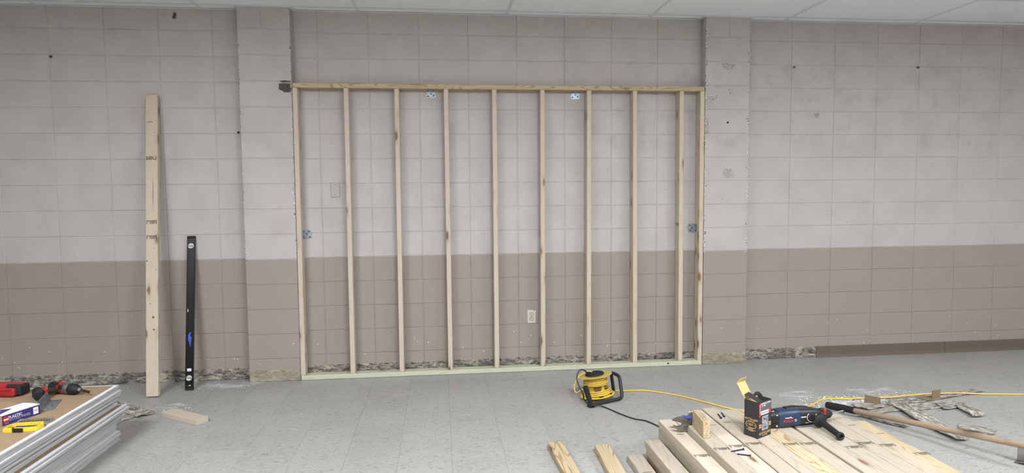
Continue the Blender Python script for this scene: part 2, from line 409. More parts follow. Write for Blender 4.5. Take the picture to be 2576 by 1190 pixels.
patch(pl, [(704, 205), (731, 205), (731, 210), (705, 209)], FY, 'mortar_grey', 'bare_mortar_patch', .001)
patch(pl, [(704, 203.5), (717, 202), (731, 204.5), (731, 206), (705, 205.5)], FY, 'block_concrete', 'broken_block_patch')
for pts in ([(1815, 159), (1850, 160), (1848, 173), (1832, 176), (1818, 170)], [(1822, 424), (1838, 423), (1846, 432), (1846, 445), (1832, 448), (1818, 440)],
            [(1779, 240), (1796, 242), (1806, 238), (1805, 248), (1793, 252), (1786, 258), (1779, 262)], [(1833, 222), (1843, 222), (1842, 234), (1836, 238)], [(1778, 298), (1783, 302), (1783, 335), (1777, 338)]):
    patch(pr, pts, FY, 'plaster_rough', 'torn_paint_patch')
for pts in ([(1829, 306), (1833, 306), (1833, 311), (1829, 310)],): patch(pr, pts, FY, 'slot_dark', 'drilled_hole', .0006)
patch(wr, [(2048, 288), (2060, 283), (2061, 292), (2053, 297)], -.0012, 'mortar_grey', 'torn_paint_patch')
# runs of thick old paint at the pilaster heads
for par, pts in ((pl, ((653, 28), (655, 45), (657, 55), (660, 66))), (pr, ((1835, 56), (1836, 70), (1836, 92)))):
    MB().tube([PY(a, b, -PD-.0005) for a, b in pts], .0035, 6, smooth_n=3).build('paint_run', 'plate_paint', par)

# ------------------------------------------------------------------ floor of vinyl tiles
flo = tag(MB().box(((XL+XR)/2, YB/2, -.053), (XR-XL, -YB+.3, .1)).build('floor', 'slot_dark'), kind='structure')
TS = .3048; X0 = 2.741; tile_me = MB().box((0, 0, -.0015), (TS-.0008, TS-.0008, .003), .0002).mesh('vinyl_tile', 'vinyl_tile'); rest = MB(); ntile = 0
def inview(p, mrg=0):
    d = p-CAM; q = d.dot(fw)
    if q < .1: return False
    x, y = W_PX/2+F_PX*d.dot(rt)/q, H_PX/2-F_PX*d.dot(up)/q
    return -mrg < x < W_PX+mrg and -mrg < y < H_PX+mrg
for j in range(31):
    yc = -.02-TS*(j+.5)+TS
    if yc-TS/2 < YB: continue
    for i in range(-22, 29):
        xc = X0+TS*(i+.5)
        if not (XL < xc < XR): continue
        cs = [Vector((xc+a*TS/2, min(0, yc+b*TS/2), 0)) for a in (-1, 1) for b in (-1, 1)]
        if any(inview(c) for c in cs) and ntile < 300:
            put('vinyl_tile', tile_me, flo).location = (xc, yc, 0); ntile += 1
        else: rest.box((xc, yc, -.0015), (TS-.0011, TS-.0011, .003))
tag(rest.build('vinyl_tile_field', 'vinyl_tile', flo), kind='stuff')
# ------------------------------------------------------------------ suspended ceiling
cei = tag(MB().box(((XL+XR)/2, YB/2, CEIL+.16), (XR-XL+.4, -YB+.4, .1)).build('ceiling', 'grid_white'), kind='structure')
GX0, GXS = 2.36, 1.2192; YT0 = -.118; GYS = .6096
xs = [GX0+GXS*k for k in range(-6, 9)]; xs = [x for x in xs if XL < x < XR]; ys = [YT0-GYS*k for k in range(0, 16)]; ys = [y for y in ys if y > YB]
lamp_cells = set()
for (lx, ly) in LAMPS:
    i = min(range(len(xs)-1), key=lambda k: abs((xs[k]+xs[k+1])/2-lx)); j = min(range(len(ys)-1), key=lambda k: abs((ys[k]+ys[k+1])/2-ly)); lamp_cells.add((i, j))
def panel_me(w_, d):
    k = ('pan', round(w_, 3), round(d, 3))
    if k not in CACHE: CACHE[k] = MB().box((0, 0, .008), (w_, d, .015), .002).mesh('ceiling_panel', 'ceiling_tile')
    return CACHE[k]
ex = [XL]+xs+[XR]; ey = [0]+ys+[YB]
for i in range(len(ex)-1):
    for j in range(len(ey)-1):
        if (i-1, j-1) in lamp_cells: continue
        x0, x1, y1, y0 = ex[i], ex[i+1], ey[j], ey[j+1]
        segs = [(x0, x1)]
        if j == 0:                     # border strip is cut around the pilasters
            for a, b in ((PL0, PL1), (PR0, PR1)):
                segs = [s for (p, q) in segs for s in ((p, min(q, a)), (max(p, b), q)) if s[1]-s[0] > .01]
        for (p, q) in segs:
            put('ceiling_panel', panel_me(q-p-.004, y1-y0-.004), cei).location = ((p+q)/2, (y0+y1)/2, CEIL+random.uniform(0, .0012))
for y in ys: MB().box(((XL+XR)/2, y, CEIL-.0015), (XR-XL, .024, .003)).build('grid_tee', 'grid_white', cei)
for x in xs:
    for j in range(len(ey)-1): MB().box((x, (ey[j]+ey[j+1])/2, CEIL-.0012), (.024, ey[j]-ey[j+1]-.026, .0028)).build('grid_tee', 'grid_white', cei)
for a, b, y in ((XL, PL0, 0), (PL1, PR0, 0), (PR1, XR, 0), (PL0-.02, PL1+.02, -PD), (PR0-.02, PR1+.02, -PD)):
    MB().box(((a+b)/2, y-.011, CEIL-.004), (b-a, .022, .003)).build('wall_angle', 'grid_white', cei)
for x in (PL0-.011, PL1+.011, PR0-.011, PR1+.011): MB().box((x, -PD/2-.012, CEIL-.0042), (.022, PD-.022, .003)).build('wall_angle', 'grid_white', cei)
ords = ('nearest the block wall', 'far from the block wall')
cells = sorted(lamp_cells); colset = sorted({c[0] for c in cells}); rowset = sorted({c[1] for c in cells})
nth = ('first', 'second', 'third', 'fourth', 'fifth', 'sixth', 'seventh', 'eighth', 'ninth', 'tenth', 'eleventh', 'twelfth', 'thirteenth', 'fourteenth', 'fifteenth', 'sixteenth', 'seventeenth', 'eighteenth', 'nineteenth', 'twentieth', 'twenty-first', 'twenty-second', 'twenty-third', 'twenty-fourth')
for (i, j) in cells:
    c = Vector(((xs[i]+xs[i+1])/2, (ys[j]+ys[j+1])/2, CEIL))
    t = thing('ceiling_light', '%s recessed ceiling light from the left, row %s' % (nth[colset.index(i)], ords[rowset.index(j)]), 'ceiling light', T(*c), 'recessed lights in the suspended ceiling')
    b = MB()
    for (q, s_) in (((0, .275, .004), (1.19, .03, .02)), ((0, -.275, .004), (1.19, .03, .02)), ((.58, 0, .004), (.03, .52, .02)), ((-.58, 0, .004), (.03, .52, .02))): b.box(q, s_)
    b.build('light_frame', 'white_metal', t); MB().box((0, 0, .006), (1.128, .518, .006)).build('diffuser', 'lamp_diffuser' if c.y > -6 else 'rear_lamp_diffuser', t)
# ------------------------------------------------------------------ cove base still in place on the right
def cove(x0, x1, name):
    prof = [(0, .1), (-.003, .102), (-.0045, .098), (-.005, .03), (-.008, .014), (-.016, .004), (-.022, .0), (0, 0)]
    b = MB(); b.rings([[Vector((x, p[0]-.001, p[1])) for p in prof] for x in (x0, x1)], 0, False, True)
    return tag(b.build(name, 'cove_base'), kind='structure')
cove(6.385, 7.655, 'baseboard_right_first'); cove(7.661, 9.2, 'baseboard_right_second'); cove(9.206, 11.4, 'baseboard_right_third')

# ------------------------------------------------------------------ stud frame
sf = thing('stud_frame', 'new timber stud frame standing between the two block pilasters', 'stud wall', T(3.555, -.0572, 0))
def place(o, p0, p1, front):           # local x along p0->p1, front = direction of local +z
    x = (Vector(p1)-Vector(p0)); o.matrix_world = frame((Vector(p0)+Vector(p1))/2, x, front); return o
inv = sf.matrix_world.inverted()
def sfpart(name, me, p0, p1, face):
    o = put(name, me, sf); o.matrix_local = inv @ frame((Vector(p0)+Vector(p1))/2, Vector(p1)-Vector(p0), face); return o
FYC = -.0572
sfpart('top_plate', board_mesh(3.416, mat='pine_plate'), (1.847, FYC, 2.391), (5.263, FYC, 2.391), (0, 0, 1))
sill = sfpart('bottom_plate', board_mesh(3.414, mat='pine_treated'), (1.847, FYC, .0205), (5.261, FYC, .0205), (0, 0, 1))
MB().lathe([(.008, 0), (.004, .001)], PZ(1677, 918, .03)*0+Vector((4.955, -PD-.0004, .024)), (0, -1, 0), 10, M=sf.matrix_world.inverted()).build('knot', 'slot_dark', sf)
SX = [(1.8645, 1.8635), (2.263, 2.262), (2.664, 2.662), (3.0625, 3.066), (3.459, 3.4585), (3.86, 3.8545), (4.256, 4.251), (4.651, 4.659), (5.0595, 5.065), (5.2435, 5.2415)]
studs = []
for i, (xt, xb) in enumerate(SX):
    studs.append(sfpart('stud', board_mesh(2.331, mat='pine_stud_pale' if i < 6 else 'pine_stud'), (xb, FYC, .0405), (xt, FYC, 2.3715), (1, 0, 0)))
# stamps on the side face of the ninth stud
for z in (1.88, 1.36, 1.235):
    M = inv @ Matrix(((0, 0, -1, 5.0625-.0194), (-1, 0, 0, FYC), (0, 1, 0, z), (0, 0, 0, 1))); stamp(sf, M)
def bracket(M, name='angle_bracket'):  # local: plate in xz (x wide, z down from fold), flange along -y at z=0
    r = put(name, None, sf); r.empty_display_size = .03; r.matrix_local = inv @ M
    b = MB(); w_ = .038
    b.prism([(-w_, 0), (-w_, -.05), (-w_+.01, -.062), (w_-.01, -.062), (w_, -.05), (w_, 0)], 0, .0025, Matrix(((1, 0, 0, 0), (0, 0, -1, 0), (0, 1, 0, 0), (0, 0, 0, 1))))
    b.box((0, -.028, -.0015), (2*w_, .056, .003)); b.build('plate', 'galvanized', r)
    for x, z in ((-.022, -.046), (.022, -.04)): MB().lathe([(.0058, 0), (.005, .004), (.002, .0045)], (x, -.0025, z), (0, -1, 0), 8).build('screw_head', 'slot_dark', r)
    for x in (-.022, .022): MB().lathe([(.0058, 0), (.004, .004)], (x, -.034, -.003), (0, 0, -1), 8).build('screw_head', 'slot_dark', r)
    for k, wd in ((0, .014), (1, .026), (2, .018)): MB().box((0, -.0027, -.018-.006*k), (wd, .0004, .0025)).build('embossed_mark', 'slot_dark', r)
bracket(T(2.94, -.002, 2.3715)); bracket(T(4.157, -.002, 2.3715))
bracket(T(1.883, -.002, 1.196) @ Matrix.Rotation(-math.pi/2, 4, 'Y')); bracket(T(5.223, -.002, 1.199) @ Matrix.Rotation(math.pi/2, 4, 'Y'))

# ------------------------------------------------------------------ wall fittings
t = thing('wall_outlet', 'ivory duplex outlet with a chipped corner, low between the wall studs', 'outlet', T(3.769, 0, .455))
M = Matrix(((1, 0, 0, 0), (0, 0, -1, -.001), (0, 1, 0, 0), (0, 0, 0, 1)))
b = MB(); b.prism([(-.035, -.057), (.035, -.057), (.035, .043), (.021, .057), (-.035, .057)], 0, .004, M); b.prism([(-.032, -.054), (.032, -.054), (.032, .041), (.02, .054), (-.032, .054)], .004, .006, M); b.build('cover_plate', 'socket_ivory', t)
MB().prism([(.021, .057), (.036, .042), (.036, .058)], 0, .002, M).build('broken_corner', 'slot_dark', t)
MB().box((.034, -.003, .05), (.006, .005, .02)).build('corner_chip', 'card_white', t)
for zc in (.02, -.02):
    r = MB().prism([(.0165*math.cos(a), zc+.0145*math.sin(a)) for a in [2*math.pi*k/20 for k in range(20)]], .0, .0075, M).build('receptacle', 'socket_ivory', t)
    MB().prism([(.019*math.cos(a), zc+.017*math.sin(a)) for a in [2*math.pi*k/20 for k in range(20)]], .0, .0063, M).build('receptacle_gap', 'slot_dark', t)
    for x in (-.0065, .0065): MB().box((x, -.0088, zc+.004), (.0022, .001, .0085)).build('slot', 'slot_dark', r)
    MB().lathe([(.0028, 0), (.0026, .0008)], (0, -.0083, zc-.0085), (0, -1, 0), 10).build('ground_hole', 'slot_dark', r)
MB().lathe([(.003, 0), (.002, .001)], (0, -.007, 0), (0, -1, 0), 8).build('screw', 'steel_dark', t)
t = thing('blank_cover_plate', 'painted blank cover plate with two screws, beside the second stud', 'cover plate', T(2.144, 0, 1.557))
MB().box((0, -.004, 0), (.068, .006, .116), .0025).build('plate', 'plate_paint', t)
MB().box((0, -.0012, 0), (.073, .003, .121)).build('gap_line', 'mortar_grey', t)
for z in (.042, -.042): MB().lathe([(.0032, 0), (.002, .001)], (0, -.007, z), (0, -1, 0), 8).build('screw', 'slot_dark', t)
def anchor(px, py, mat, label, r=.009, l=.02, d=(0, -1, -.15), y=0):
    p = PY(px, py, y); o = MB(); o.lathe([(r, 0), (r*1.1, l*.15), (r, l*.3), (r*.9, l), (r*.45, l), (r*.4, l*.5)], p, d, 10); tag(o.build('wall_plug', mat), label, 'wall plug', 'plugs left in the block wall')
anchor(440, 34, 'anchor_grey', 'long grey wall plug up under the ceiling, on the left wall', .011, .045, (-.1, -.5, -1)); anchor(129, 142, 'anchor_grey', 'short grey wall plug near the top left of the wall', .009, .018, (0, -1, -.3))
anchor(600, 333, 'slot_dark', 'small black plug in the corner left of the left pilaster', .008, .012); anchor(1997, 169, 'anchor_green', 'green wall plug right of the right pilaster', .008, .016)
anchor(2308, 170, 'anchor_green', 'dark green wall plug high on the right end of the wall', .009, .018)

# ------------------------------------------------------------------ leaning board and spirit level
def leaner(foot, head, width, thick):
    """frame with x up along the piece, y across, z = front normal; origin mid-foot, lowest corner on the floor"""
    d = (Vector(head)-Vector(foot)); L = d.length; M = frame(foot, d, (0, -1, 0))
    zs = [(M @ Vector((0, a*width/2, c)))[2] for a in (-1, 1) for c in (-thick, 0)]
    M.translation.z -= min(zs); return M, L
M, L = leaner((.815, -.405, 0), (.757, -.043, 2.31), .0889, .0381)
t = thing('leaning_board', 'long pine board with inked stamps leaning upright against the left wall', 'board', M)
bo = put('board', board_mesh(L, mat='pine_stud'), t, T(L/2, 0, -.019))
for px_h, rot in ((405, 1), (568, -1), (606, -1)):
    f = 1-(px_h-240)/760.; stamp(t, T(L*f, 0, .0004) @ Matrix.Rotation(math.pi/2*rot, 4, 'Z') @ Matrix.Diagonal((.95, .95, 1, 1)))
MB().box((L*.906, .012, .0003), (.004, .04, .0004)).build('ink_line', 'ink', t)
MB().prism([(L*.72, -.012), (L*.665, -.013), (L*.60, -.011), (L*.66, -.008)], 0, .0004).build('pitch_streak', 'drum_brown', t)
for f, yy, s_ in ((.255, -.01, 1.5), (.215, -.014, 1.2), (.345, .03, 1), (.44, .034, 1), (.30, .012, .7), (.41, -.03, .7), (.87, -.02, .6), (.48, -.022, .5)):
    MB().lathe([(.006*s_, 0), (.0055*s_, .0004)], (L*f, yy, 0), (0, 0, 1), 9).build('knot', 'drum_brown', t)
M, L = leaner((1.025, -.258, 0), (1.003, -.024, 1.19), .06, .024)
t = thing('spirit_level', 'black spirit level with two bubble vials leaning beside the upright board', 'spirit level', M)
b = MB(); b.box((L/2, 0, -.012), (L, .05, .018), .002); b.box((L/2, .0265, -.012), (L, .007, .024), .002); b.box((L/2, -.0265, -.012), (L, .007, .024), .002); b.build('body', 'level_black', t)
for x in (.008, L-.008): MB().box((x, 0, -.012), (.02, .0605, .0255), .003).build('end_cap', 'grip_black', t)
for x in (L*.935, L*.075):
    r = MB().lathe([(.0225, 0), (.0225, .003), (.018, .004), (.018, .001)], (x, 0, -.003), (0, 0, 1), 24).build('vial_ring', 'steel_bright', t)
    MB().lathe([(.0175, 0), (.0175, .0015)], (x, 0, -.003), (0, 0, 1), 24).build('vial_well', 'socket_ivory', r)
    MB().box((x, 0, .001), (.006, .034, .004), .001).build('vial', 'steel_dark', r)
r = MB().box((L*.51, .013, -.002), (.03, .013, .003)).build('centre_window', 'black_plastic', t); MB().box((L*.51, .015, .0002), (.022, .007, .002)).build('vial', 'socket_ivory', r)
MB().prism([(L*.27, -.006), (L*.335, -.014), (L*.345, -.003), (L*.37, -.012), (L*.365, .004), (L*.345, .012), (L*.325, .013), (L*.30, .003)][::1], -.0035, -.0026).build('chalk_smear', 'blue_paint', t)
MB().box((L*.127, 0, -.0028), (.022, .032, .0008)).build('paper_label', 'card_white', t); MB().prism([(L*.025, -.012), (L*.032, -.012), (L*.025, .012)], -.0035, -.0026).build('label_mark', 'card_white', t)

# ------------------------------------------------------------------ lumber pile
LB = 2.353
def lum(x, yfar, ztop, mat, label, group='lumber stacked on the floor', rot=0, L=LB, stamps=(), marks=()):
    M = T(x+.04445, yfar, ztop-.01905) @ Matrix.Rotation(rot-math.pi/2, 4, 'Z')
    o = put('lumber_board', board_mesh(L, mat=mat), None, M @ T(L/2, 0, 0)); tag(o, label, 'board', group)
    for s_, off in stamps:             # distance from the far end along the board
        stamp(o, T(s_-L/2, off, .0194) @ Matrix.Rotation(math.pi/2, 4, 'Z'))
    for s_ in marks: MB().box((s_-L/2, 0, .0193), (.004, .045, .0004)).build('ink_line', 'ink', o)
    return o
def yat(px, py, z): return PZ(px, py, z).y
ZT = .2286; H = .0381
tops = [  # x, far y, layers, mat, label, rot, stamps px, marks
 (4.131, -1.995, 3, 'pine', 'lowest-step pine board at the left edge of the lumber pile', 0, [], []),
 (4.246, -1.891, 5, 'pine_pale', 'pine board left of the upright offcut, carrying the hammer head', 0, [(1768, 1146, 0)], [(1722, 1092)]),
 (4.340, -2.105, 6, 'pine', 'pine board with a torn end, under the upright offcut', 0, [(1817, 1129, 0)], []),
 (4.4305, -1.875, 6, 'pine_pale', 'pinkish pine board with two blue screws across its near part', 0, [(1857, 1122, 0)], [(1801, 1069)]),
 (4.532, -1.835, 6, 'pine', 'pine board left of the screw box, two blue screws at its far end', -.0045, [(1896, 1116, 0)], [(1838, 1062)]),
 (4.6225, -1.88, 6, 'pine', 'pine board directly under the black screw box', 0, [], []),
 (4.712, -1.885, 6, 'pine_yellow', 'striped pine board just right of the screw box', 0, [(1989, 1117, 0)], []),
 (4.8015, -1.88, 6, 'pine', 'pine board on the left side of the open gap in the pile', 0, [(2032, 1116, 0)], []),
 (4.909, -2.03, 6, 'pine', 'pine board on the right side of the open gap in the pile', 0, [], []),
 (5.001, -2.01, 6, 'pine', 'pine board under the side handle of the rotary hammer', 0, [(2157, 1124, 0)], [(2107, 1063)]),
 (5.093, -2.0, 6, 'pine', 'pine board right of the side handle in the top layer', 0, [(2188, 1114, 0)], []),
 (5.185, -2.005, 6, 'pine', 'last top-layer pine board before the lower right edge board', 0, [(2246, 1119, 0)], [(2161, 1069)]),
 (5.3255, -2.06, 5, 'pine_yellow', 'lower pine board along the right edge of the pile', 0, [(2318, 1141, .02)], [(2225, 1090)])]
for k, (x, yf, n, mat, lab, rot, st, mk) in enumerate(tops):
    zt = n*H
    lum(x, yf, zt, mat, lab, rot=rot, stamps=[(yf-yat(a, b_, zt), o) for a, b_, o in st], marks=[yf-yat(a, b_, zt) for a, b_ in mk])
    for q in range(n-1):
        sib = 'pine board buried in the lower layers of the lumber pile'; dx = random.uniform(-.0006, .0006); dy = random.uniform(-.05, .02); mt = random.choice(('pine', 'pine_pale'))
        if k == 0: sib = ('dark bowed bottom board at the left foot of the lumber pile', 'middle board of the lowest step at the pile\'s left edge')[q]; dx = (.012, .004)[q]; dy = -.01
        if k == 1: sib = 'pine board in the left face of the pile, %s layer up from the floor' % nth[q]; dy = -.004
        if k == 1 and q == 3: mt = 'pine'
        if k == 2 and q == 4: sib = 'pine board end poking out behind the hammer head'; dy = .19
        lum(x+dx, yf+dy, (q+1)*H, mt if not (k == 0 and q == 0) else 'handle_wood', sib)
# loose boards on the floor in front
def loose(px0, px1, mat, label, L=1.3):
    a, c = PZ(*px0, .0381), PZ(*px1, .0381); d = (c-a); d.z = 0; M = frame((a.x, a.y, .01905), d, (0, 0, 1))
    o = put('loose_board', board_mesh(L, mat=mat), None, M @ T(L/2, .04445, 0)); return tag(o, label, 'board', 'loose boards lying on the floor')
loose((1378, 1112), (1419, 1190), 'pine_yellow', 'leftmost loose board on the floor, pale with curved grain')
loose((1495, 1119), (1533, 1190), 'pine_yellow', 'middle loose board on the floor with swirling brown grain')
o = loose((1577.5, 1145), (1609, 1190), 'pine', 'loose board on the floor nearest the lumber pile')
MB().box((-.42, 0, .0193), (.004, .05, .0004)).build('ink_line', 'ink', o)
# upright offcut on the pile
a = PZ(1769, 1103, ZT); c = PZ(1743, 1031, ZT+.0889); d = Vector((c.x-a.x, c.y-a.y, 0))
M = frame(a, d, (0, 0, 1)); L = d.length
o = put('wood_offcut', board_mesh(round(L, 3), .0381, .0889, 'pine_yellow', .002), None, M @ T(L/2, -.019, .0452)); tag(o, 'short pine offcut standing on edge on the lumber pile', 'wood block')
# offcut on the floor by the drywall
a, c = PZ(407, 1050, 0), PZ(495, 1071, 0); d = c-a; M = frame(a, d, (0, 0, 1)); L = d.length
o = put('wood_offcut', board_mesh(round(L, 3), .0889, .0381, 'pine_pale', .002), None, M @ T(L/2, .0445, .0191)); tag(o, 'short flat pine offcut lying on the floor near the drywall stack', 'wood block')

# ------------------------------------------------------------------ drywall stack
TH = .0159; NS = 22; ZD = NS*TH; CX, CY = 1.0, -1.275
def sheet(k, dx, dy, label):           # k = 0 at the bottom
    x1, y1 = CX+dx, CY+dy; x0, y0 = x1-1.22, y1-2.44; z0, z1 = k*TH+.0006, (k+1)*TH-.0003; e = .0022; b = MB(); wf = .022
    rs = []
    for (i, z) in ((e, z0), (0, z0+e), (0, z1-e), (e, z1)): rs.append([Vector((x0+i, y0+i, z)), Vector((x1-i, y0+i, z)), Vector((x1-i, y1-i, z)), Vector((x0+i, y1-i, z))])
    b.rings(rs, 1, False, False); b.add(rs[0], [(3, 2, 1, 0)], 0)
    inn = [(x0+wf, y0+wf), (x1-wf, y0+wf), (x1-wf, y1-wf*.6), (x0+wf, y1-wf*.6)]
    vs = rs[3]+[Vector((p, q, z1)) for p, q in inn]; b.add(vs, [(4, 5, 6, 7)], 0); b.add(vs, [(i, (i+1) % 4, 4+(i+1) % 4, 4+i) for i in range(4)], 2)
    o = b.build('drywall_sheet', ['brown_paper', 'sheet_edge', 'card_white']); tag(o, label, 'drywall sheet', 'sheets in the drywall stack'); return o
rr = random.Random(21); offs = []
for k in range(NS):
    r = NS-1-k; base = {0: 0, 1: -.004, 2: .012, 3: .008, 4: -.012, 5: -.008, 6: -.03, 7: -.01, 8: .036, 9: .044, 10: -.002, 11: .012, 12: .004, 13: -.004, 14: -.012, 15: -.02, 16: -.02, 17: -.022, 18: -.004, 19: .0, 20: -.008, 21: -.006}[r]
    offs.append((base, base*.5+rr.uniform(-.003, .003)))
for k in range(NS):
    r = NS-1-k
    lab = 'top drywall sheet with brown paper face, carrying the tools' if r == 0 else ('%s drywall sheet down from the top of the stack%s' % (nth[r], ', jutting out' if offs[k][0] > .03 else ''))
    sheet(k, *offs[k], lab)

# ------------------------------------------------------------------ things on the drywall
a, c = PZ(5.7, 1073, ZD), PZ(102, 1041, ZD); d = c-a; bw = d.length; M = frame(a, d, (0, 0, 1)); bh = .052; bd = .107
t = thing('access_panel_box', 'open navy and white cardboard box lettered PLASTIC ACCESS PANEL on the drywall', 'box', M)
b = MB(); b.box((bw/2, bd/2, bh/2), (bw, bd, bh), .001); b.build('carton', 'card_brown', t)
MB().box((bw/2, -.0004, bh/2), (bw-.002, .0006, bh-.002)).build('front_panel', 'card_navy', t)
MB().prism([(0, 0), (bw, 0), (bw-.002, bd*.6), (bw-.012, bd), (0, bd)], bh+.001, bh+.003).build('lid_margin', 'card_white', t)
MB().prism([(.004, bd*.25), (bw*.5, bd*.62), (bw*.35, bd*.95), (.004, bd*.95)], bh+.003, bh+.0034).build('lid_print', 'card_navy', t)
MB().prism([(bw*.05, bd*.68), (bw*.25, bd*.7), (bw*.2, bd*.85), (bw*.02, bd*.85)], bh+.0034, bh+.0038).build('lid_label', 'card_white', t)
MF = Matrix(((1, 0, 0, 0), (0, 0, -1, -.0009), (0, 1, 0, 0), (0, 0, 0, 1)))
text('lettering', 'PLASTIC', .021, 'print_white', t, MF @ T(bw*.335, bh*.66, 0), .92); text('lettering', 'ACCESS PANEL', .019, 'print_grey', t, MF @ T(bw*.455, bh*.40, 0), .88)
MB().box((bw*.10, -.001, bh*.56), (.026, .0006, .032)).build('red_logo_panel', 'print_red', t); MB().box((bw*.10, -.0014, bh*.56), (.024, .0005, .008)).build('logo_band', 'print_white', t)
r = MB().box((bw*.875, -.001, bh*.52), (.027, .0006, .036)).build('size_label', 'print_white', t)
text('lettering', '8"x8"', .0085, 'card_navy', t, MF @ T(bw*.875, bh*.55, .0006)); MB().box((bw*.12, -.001, bh*.17), (.02, .0005, .003)).build('small_print', 'print_grey', t)
fp = [(0, bd, bh), (bw*.9, bd, bh), (bw*.3, bd+.006, bh+.056), (0, bd+.01, bh+.085)]; b = MB()
b.add(fp+[(x, y+.003, z) for x, y, z in fp], [(0, 1, 2, 3), (7, 6, 5, 4), (0, 4, 5, 1), (1, 5, 6, 2), (2, 6, 7, 3), (3, 7, 4, 0)]); b.build('raised_flap', 'card_brown', t)
# yellow bit case
rim = [(6.5, 1079), (27, 1068), (45, 1063.5), (78, 1061), (109, 1059.5), (110, 1066), (92, 1073.5), (60, 1076.5), (32, 1076.5), (29, 1079)]
P3 = [PZ(a_, b_, ZD+.022) for a_, b_ in rim]; ctr = sum(P3, Vector())/len(P3); poly = [((p-ctr).x, (p-ctr).y) for p in P3]
if sum(p[0]*q[1]-q[0]*p[1] for p, q in zip(poly, poly[1:]+poly[:1])) < 0: poly.reverse()
t = thing('bit_case', 'open yellow screwdriver bit case with a clear lid on the drywall', 'bit case', T(ctr.x, ctr.y, ZD))
inn = [(x*.86, y*.74) for x, y in poly]; n = len(poly); b = MB()
b.rings([[Vector((x*.96, y*.96, 0)) for x, y in poly], [Vector((x, y, .006)) for x, y in poly], [Vector((x, y, .022)) for x, y in poly], [Vector((x, y, .022)) for x, y in inn], [Vector((x, y, .006)) for x, y in inn]], 0, False, True); b.build('tray', 'yellow_plastic', t)
MB().prism(inn, .006, .008).build('insert', 'grip_black', t)
q0, q1 = PZ(33, 1083.5, ZD+.01)-ctr, PZ(57, 1083, ZD+.01)-ctr; q0.z = q1.z = .011; mid = (q0+q1)/2
MB().box((0, -.001, 0), ((q1-q0).length, .006, .02), .001, frame(mid, q1-q0)).build('latch', 'grip_black', t)
for k in range(9): MB().cyl((-.045+.011*k, .004, .01), (-.04+.011*k, .022, .012), .003, .0025, 6).build('screwdriver_bit', 'steel_dark', t)
a, c = PZ(44, 1069, ZD)-ctr, PZ(131, 1063, ZD)-ctr; a.z = c.z = 0; d = c-a; M = frame(a, d)
r = MB().box((d.length/2, .013, .012), (d.length, .026, .022), .003, M).build('clear_lid', 'clear_plastic', t)
for k in range(12): MB().cyl(M @ Vector((d.length*(k+.6)/12.4, .004, .012)), M @ Vector((d.length*(k+.6)/12.4+.004, .022, .013)), .0035, .0028, 6).build('screwdriver_bit', 'steel_dark', t)
# galvanised angle bracket
a, c = PZ(106, 1035, ZD), PZ(134, 1003, ZD); d = c-a; M = frame(a, d); L = min(d.length, .2)
t = thing('metal_angle', 'galvanised steel angle bracket resting against the access panel box', 'bracket', M)
MB().box((L/2, -.026, .0015), (L, .052, .002), .0005).build('flange', 'galvanized', t)
M2 = Matrix.Rotation(math.radians(72), 4, 'X'); MB().box((L/2, .03, .0), (L, .06, .002), .0005, M2).build('flange', 'galvanized', t)
for k in range(4):
    MB().lathe([(.004, 0), (.003, .0006)], (L*(.15+.23*k), -.026-.012*(k % 2)+.006, .0025), (0, 0, 1), 8).build('hole', 'slot_dark', t)
    MB().lathe([(.004, 0), (.003, .0006)], M2 @ Vector((L*(.15+.23*k), .034+.01*(k % 2), .001)), M2.to_3x3() @ Vector((0, 0, 1)), 8).build('hole', 'slot_dark', t)
# impact driver lying on its side
zc = ZD+.034; nose = PZ(199, 980, zc); rear = PZ(134, 973, zc); d = nose-rear; L = d.length; M = frame(rear, d); M.translation.z = zc
t = thing('impact_driver', 'red and black cordless impact driver lying on the drywall', 'power tool', M)
b = MB(); b.lathe([(.018, -.006), (.029, 0), (.033, .012), (.033, L*.5)], (0, 0, 0), (1, 0, 0), 20); b.build('motor_housing', 'red_plastic', t)
MB().box((L*.3, -.028, .012), (L*.5, .016, .03), .006).build('side_overmould', 'grip_black', t); MB().box((L*.22, -.02, .03), (L*.2, .02, .012), .004).build('vent_cover', 'grip_black', t)
MB().lathe([(.0335, -.001), (.0345, .0), (.0345, L*.1), (.0335, L*.12)], (0, 0, 0), (1, 0, 0), 20).build('housing_grip_band', 'grip_black', t)
MB().lathe([(.033, L*.5), (.034, L*.52), (.032, L*.68), (.03, L*.7)], (0, 0, 0), (1, 0, 0), 20).build('gear_case', 'steel_dark', t)
MB().lathe([(.031, L*.68), (.033, L*.72), (.031, L*.86), (.02, L*.98), (.012, L)], (0, 0, 0), (1, 0, 0), 20).build('nose_boot', 'grip_black', t)
MB().lathe([(.012, L*.98), (.012, L*1.06), (.006, L*1.07)], (0, 0, 0), (1, 0, 0), 14).build('collet', 'steel_dark', t)
MB().lathe([(.0035, 0), (.0035, .022), (.007, .024), (.007, .068), (.004, .07)], (L*1.05, 0, 0), (1, -.02, -.12), 10).build('nut_driver', 'slot_dark', t)
Mi = M.inverted(); h1 = Mi @ PZ(150, 981, zc); h2 = Mi @ PZ(97, 991, zc); h1.z = h2.z = 0
hd = (h2-h1).normalized(); h1 = Vector((L*.33, 0, 0)); ctrl = [h1, h1.lerp(h2, .35), h1.lerp(h2, .8)]
b = MB(); b.tube(ctrl, .019, 12, smooth_n=4); b.build('handle', 'black_plastic', t)
MB().tube([h1+Vector((.012, 0, .012)), h1.lerp(h2, .3)+Vector((.012, 0, .014))], .012, 10).build('handle_panel', 'red_plastic', t)
Mb = frame(h2, hd); MB().box((.0, 0, 0), (.05, .095, .062), .012, Mb).build('battery', 'grip_black', t); MB().box((-.03, 0, .004), (.022, .085, .06), .009, Mb).build('battery_foot', 'red_plastic', t)
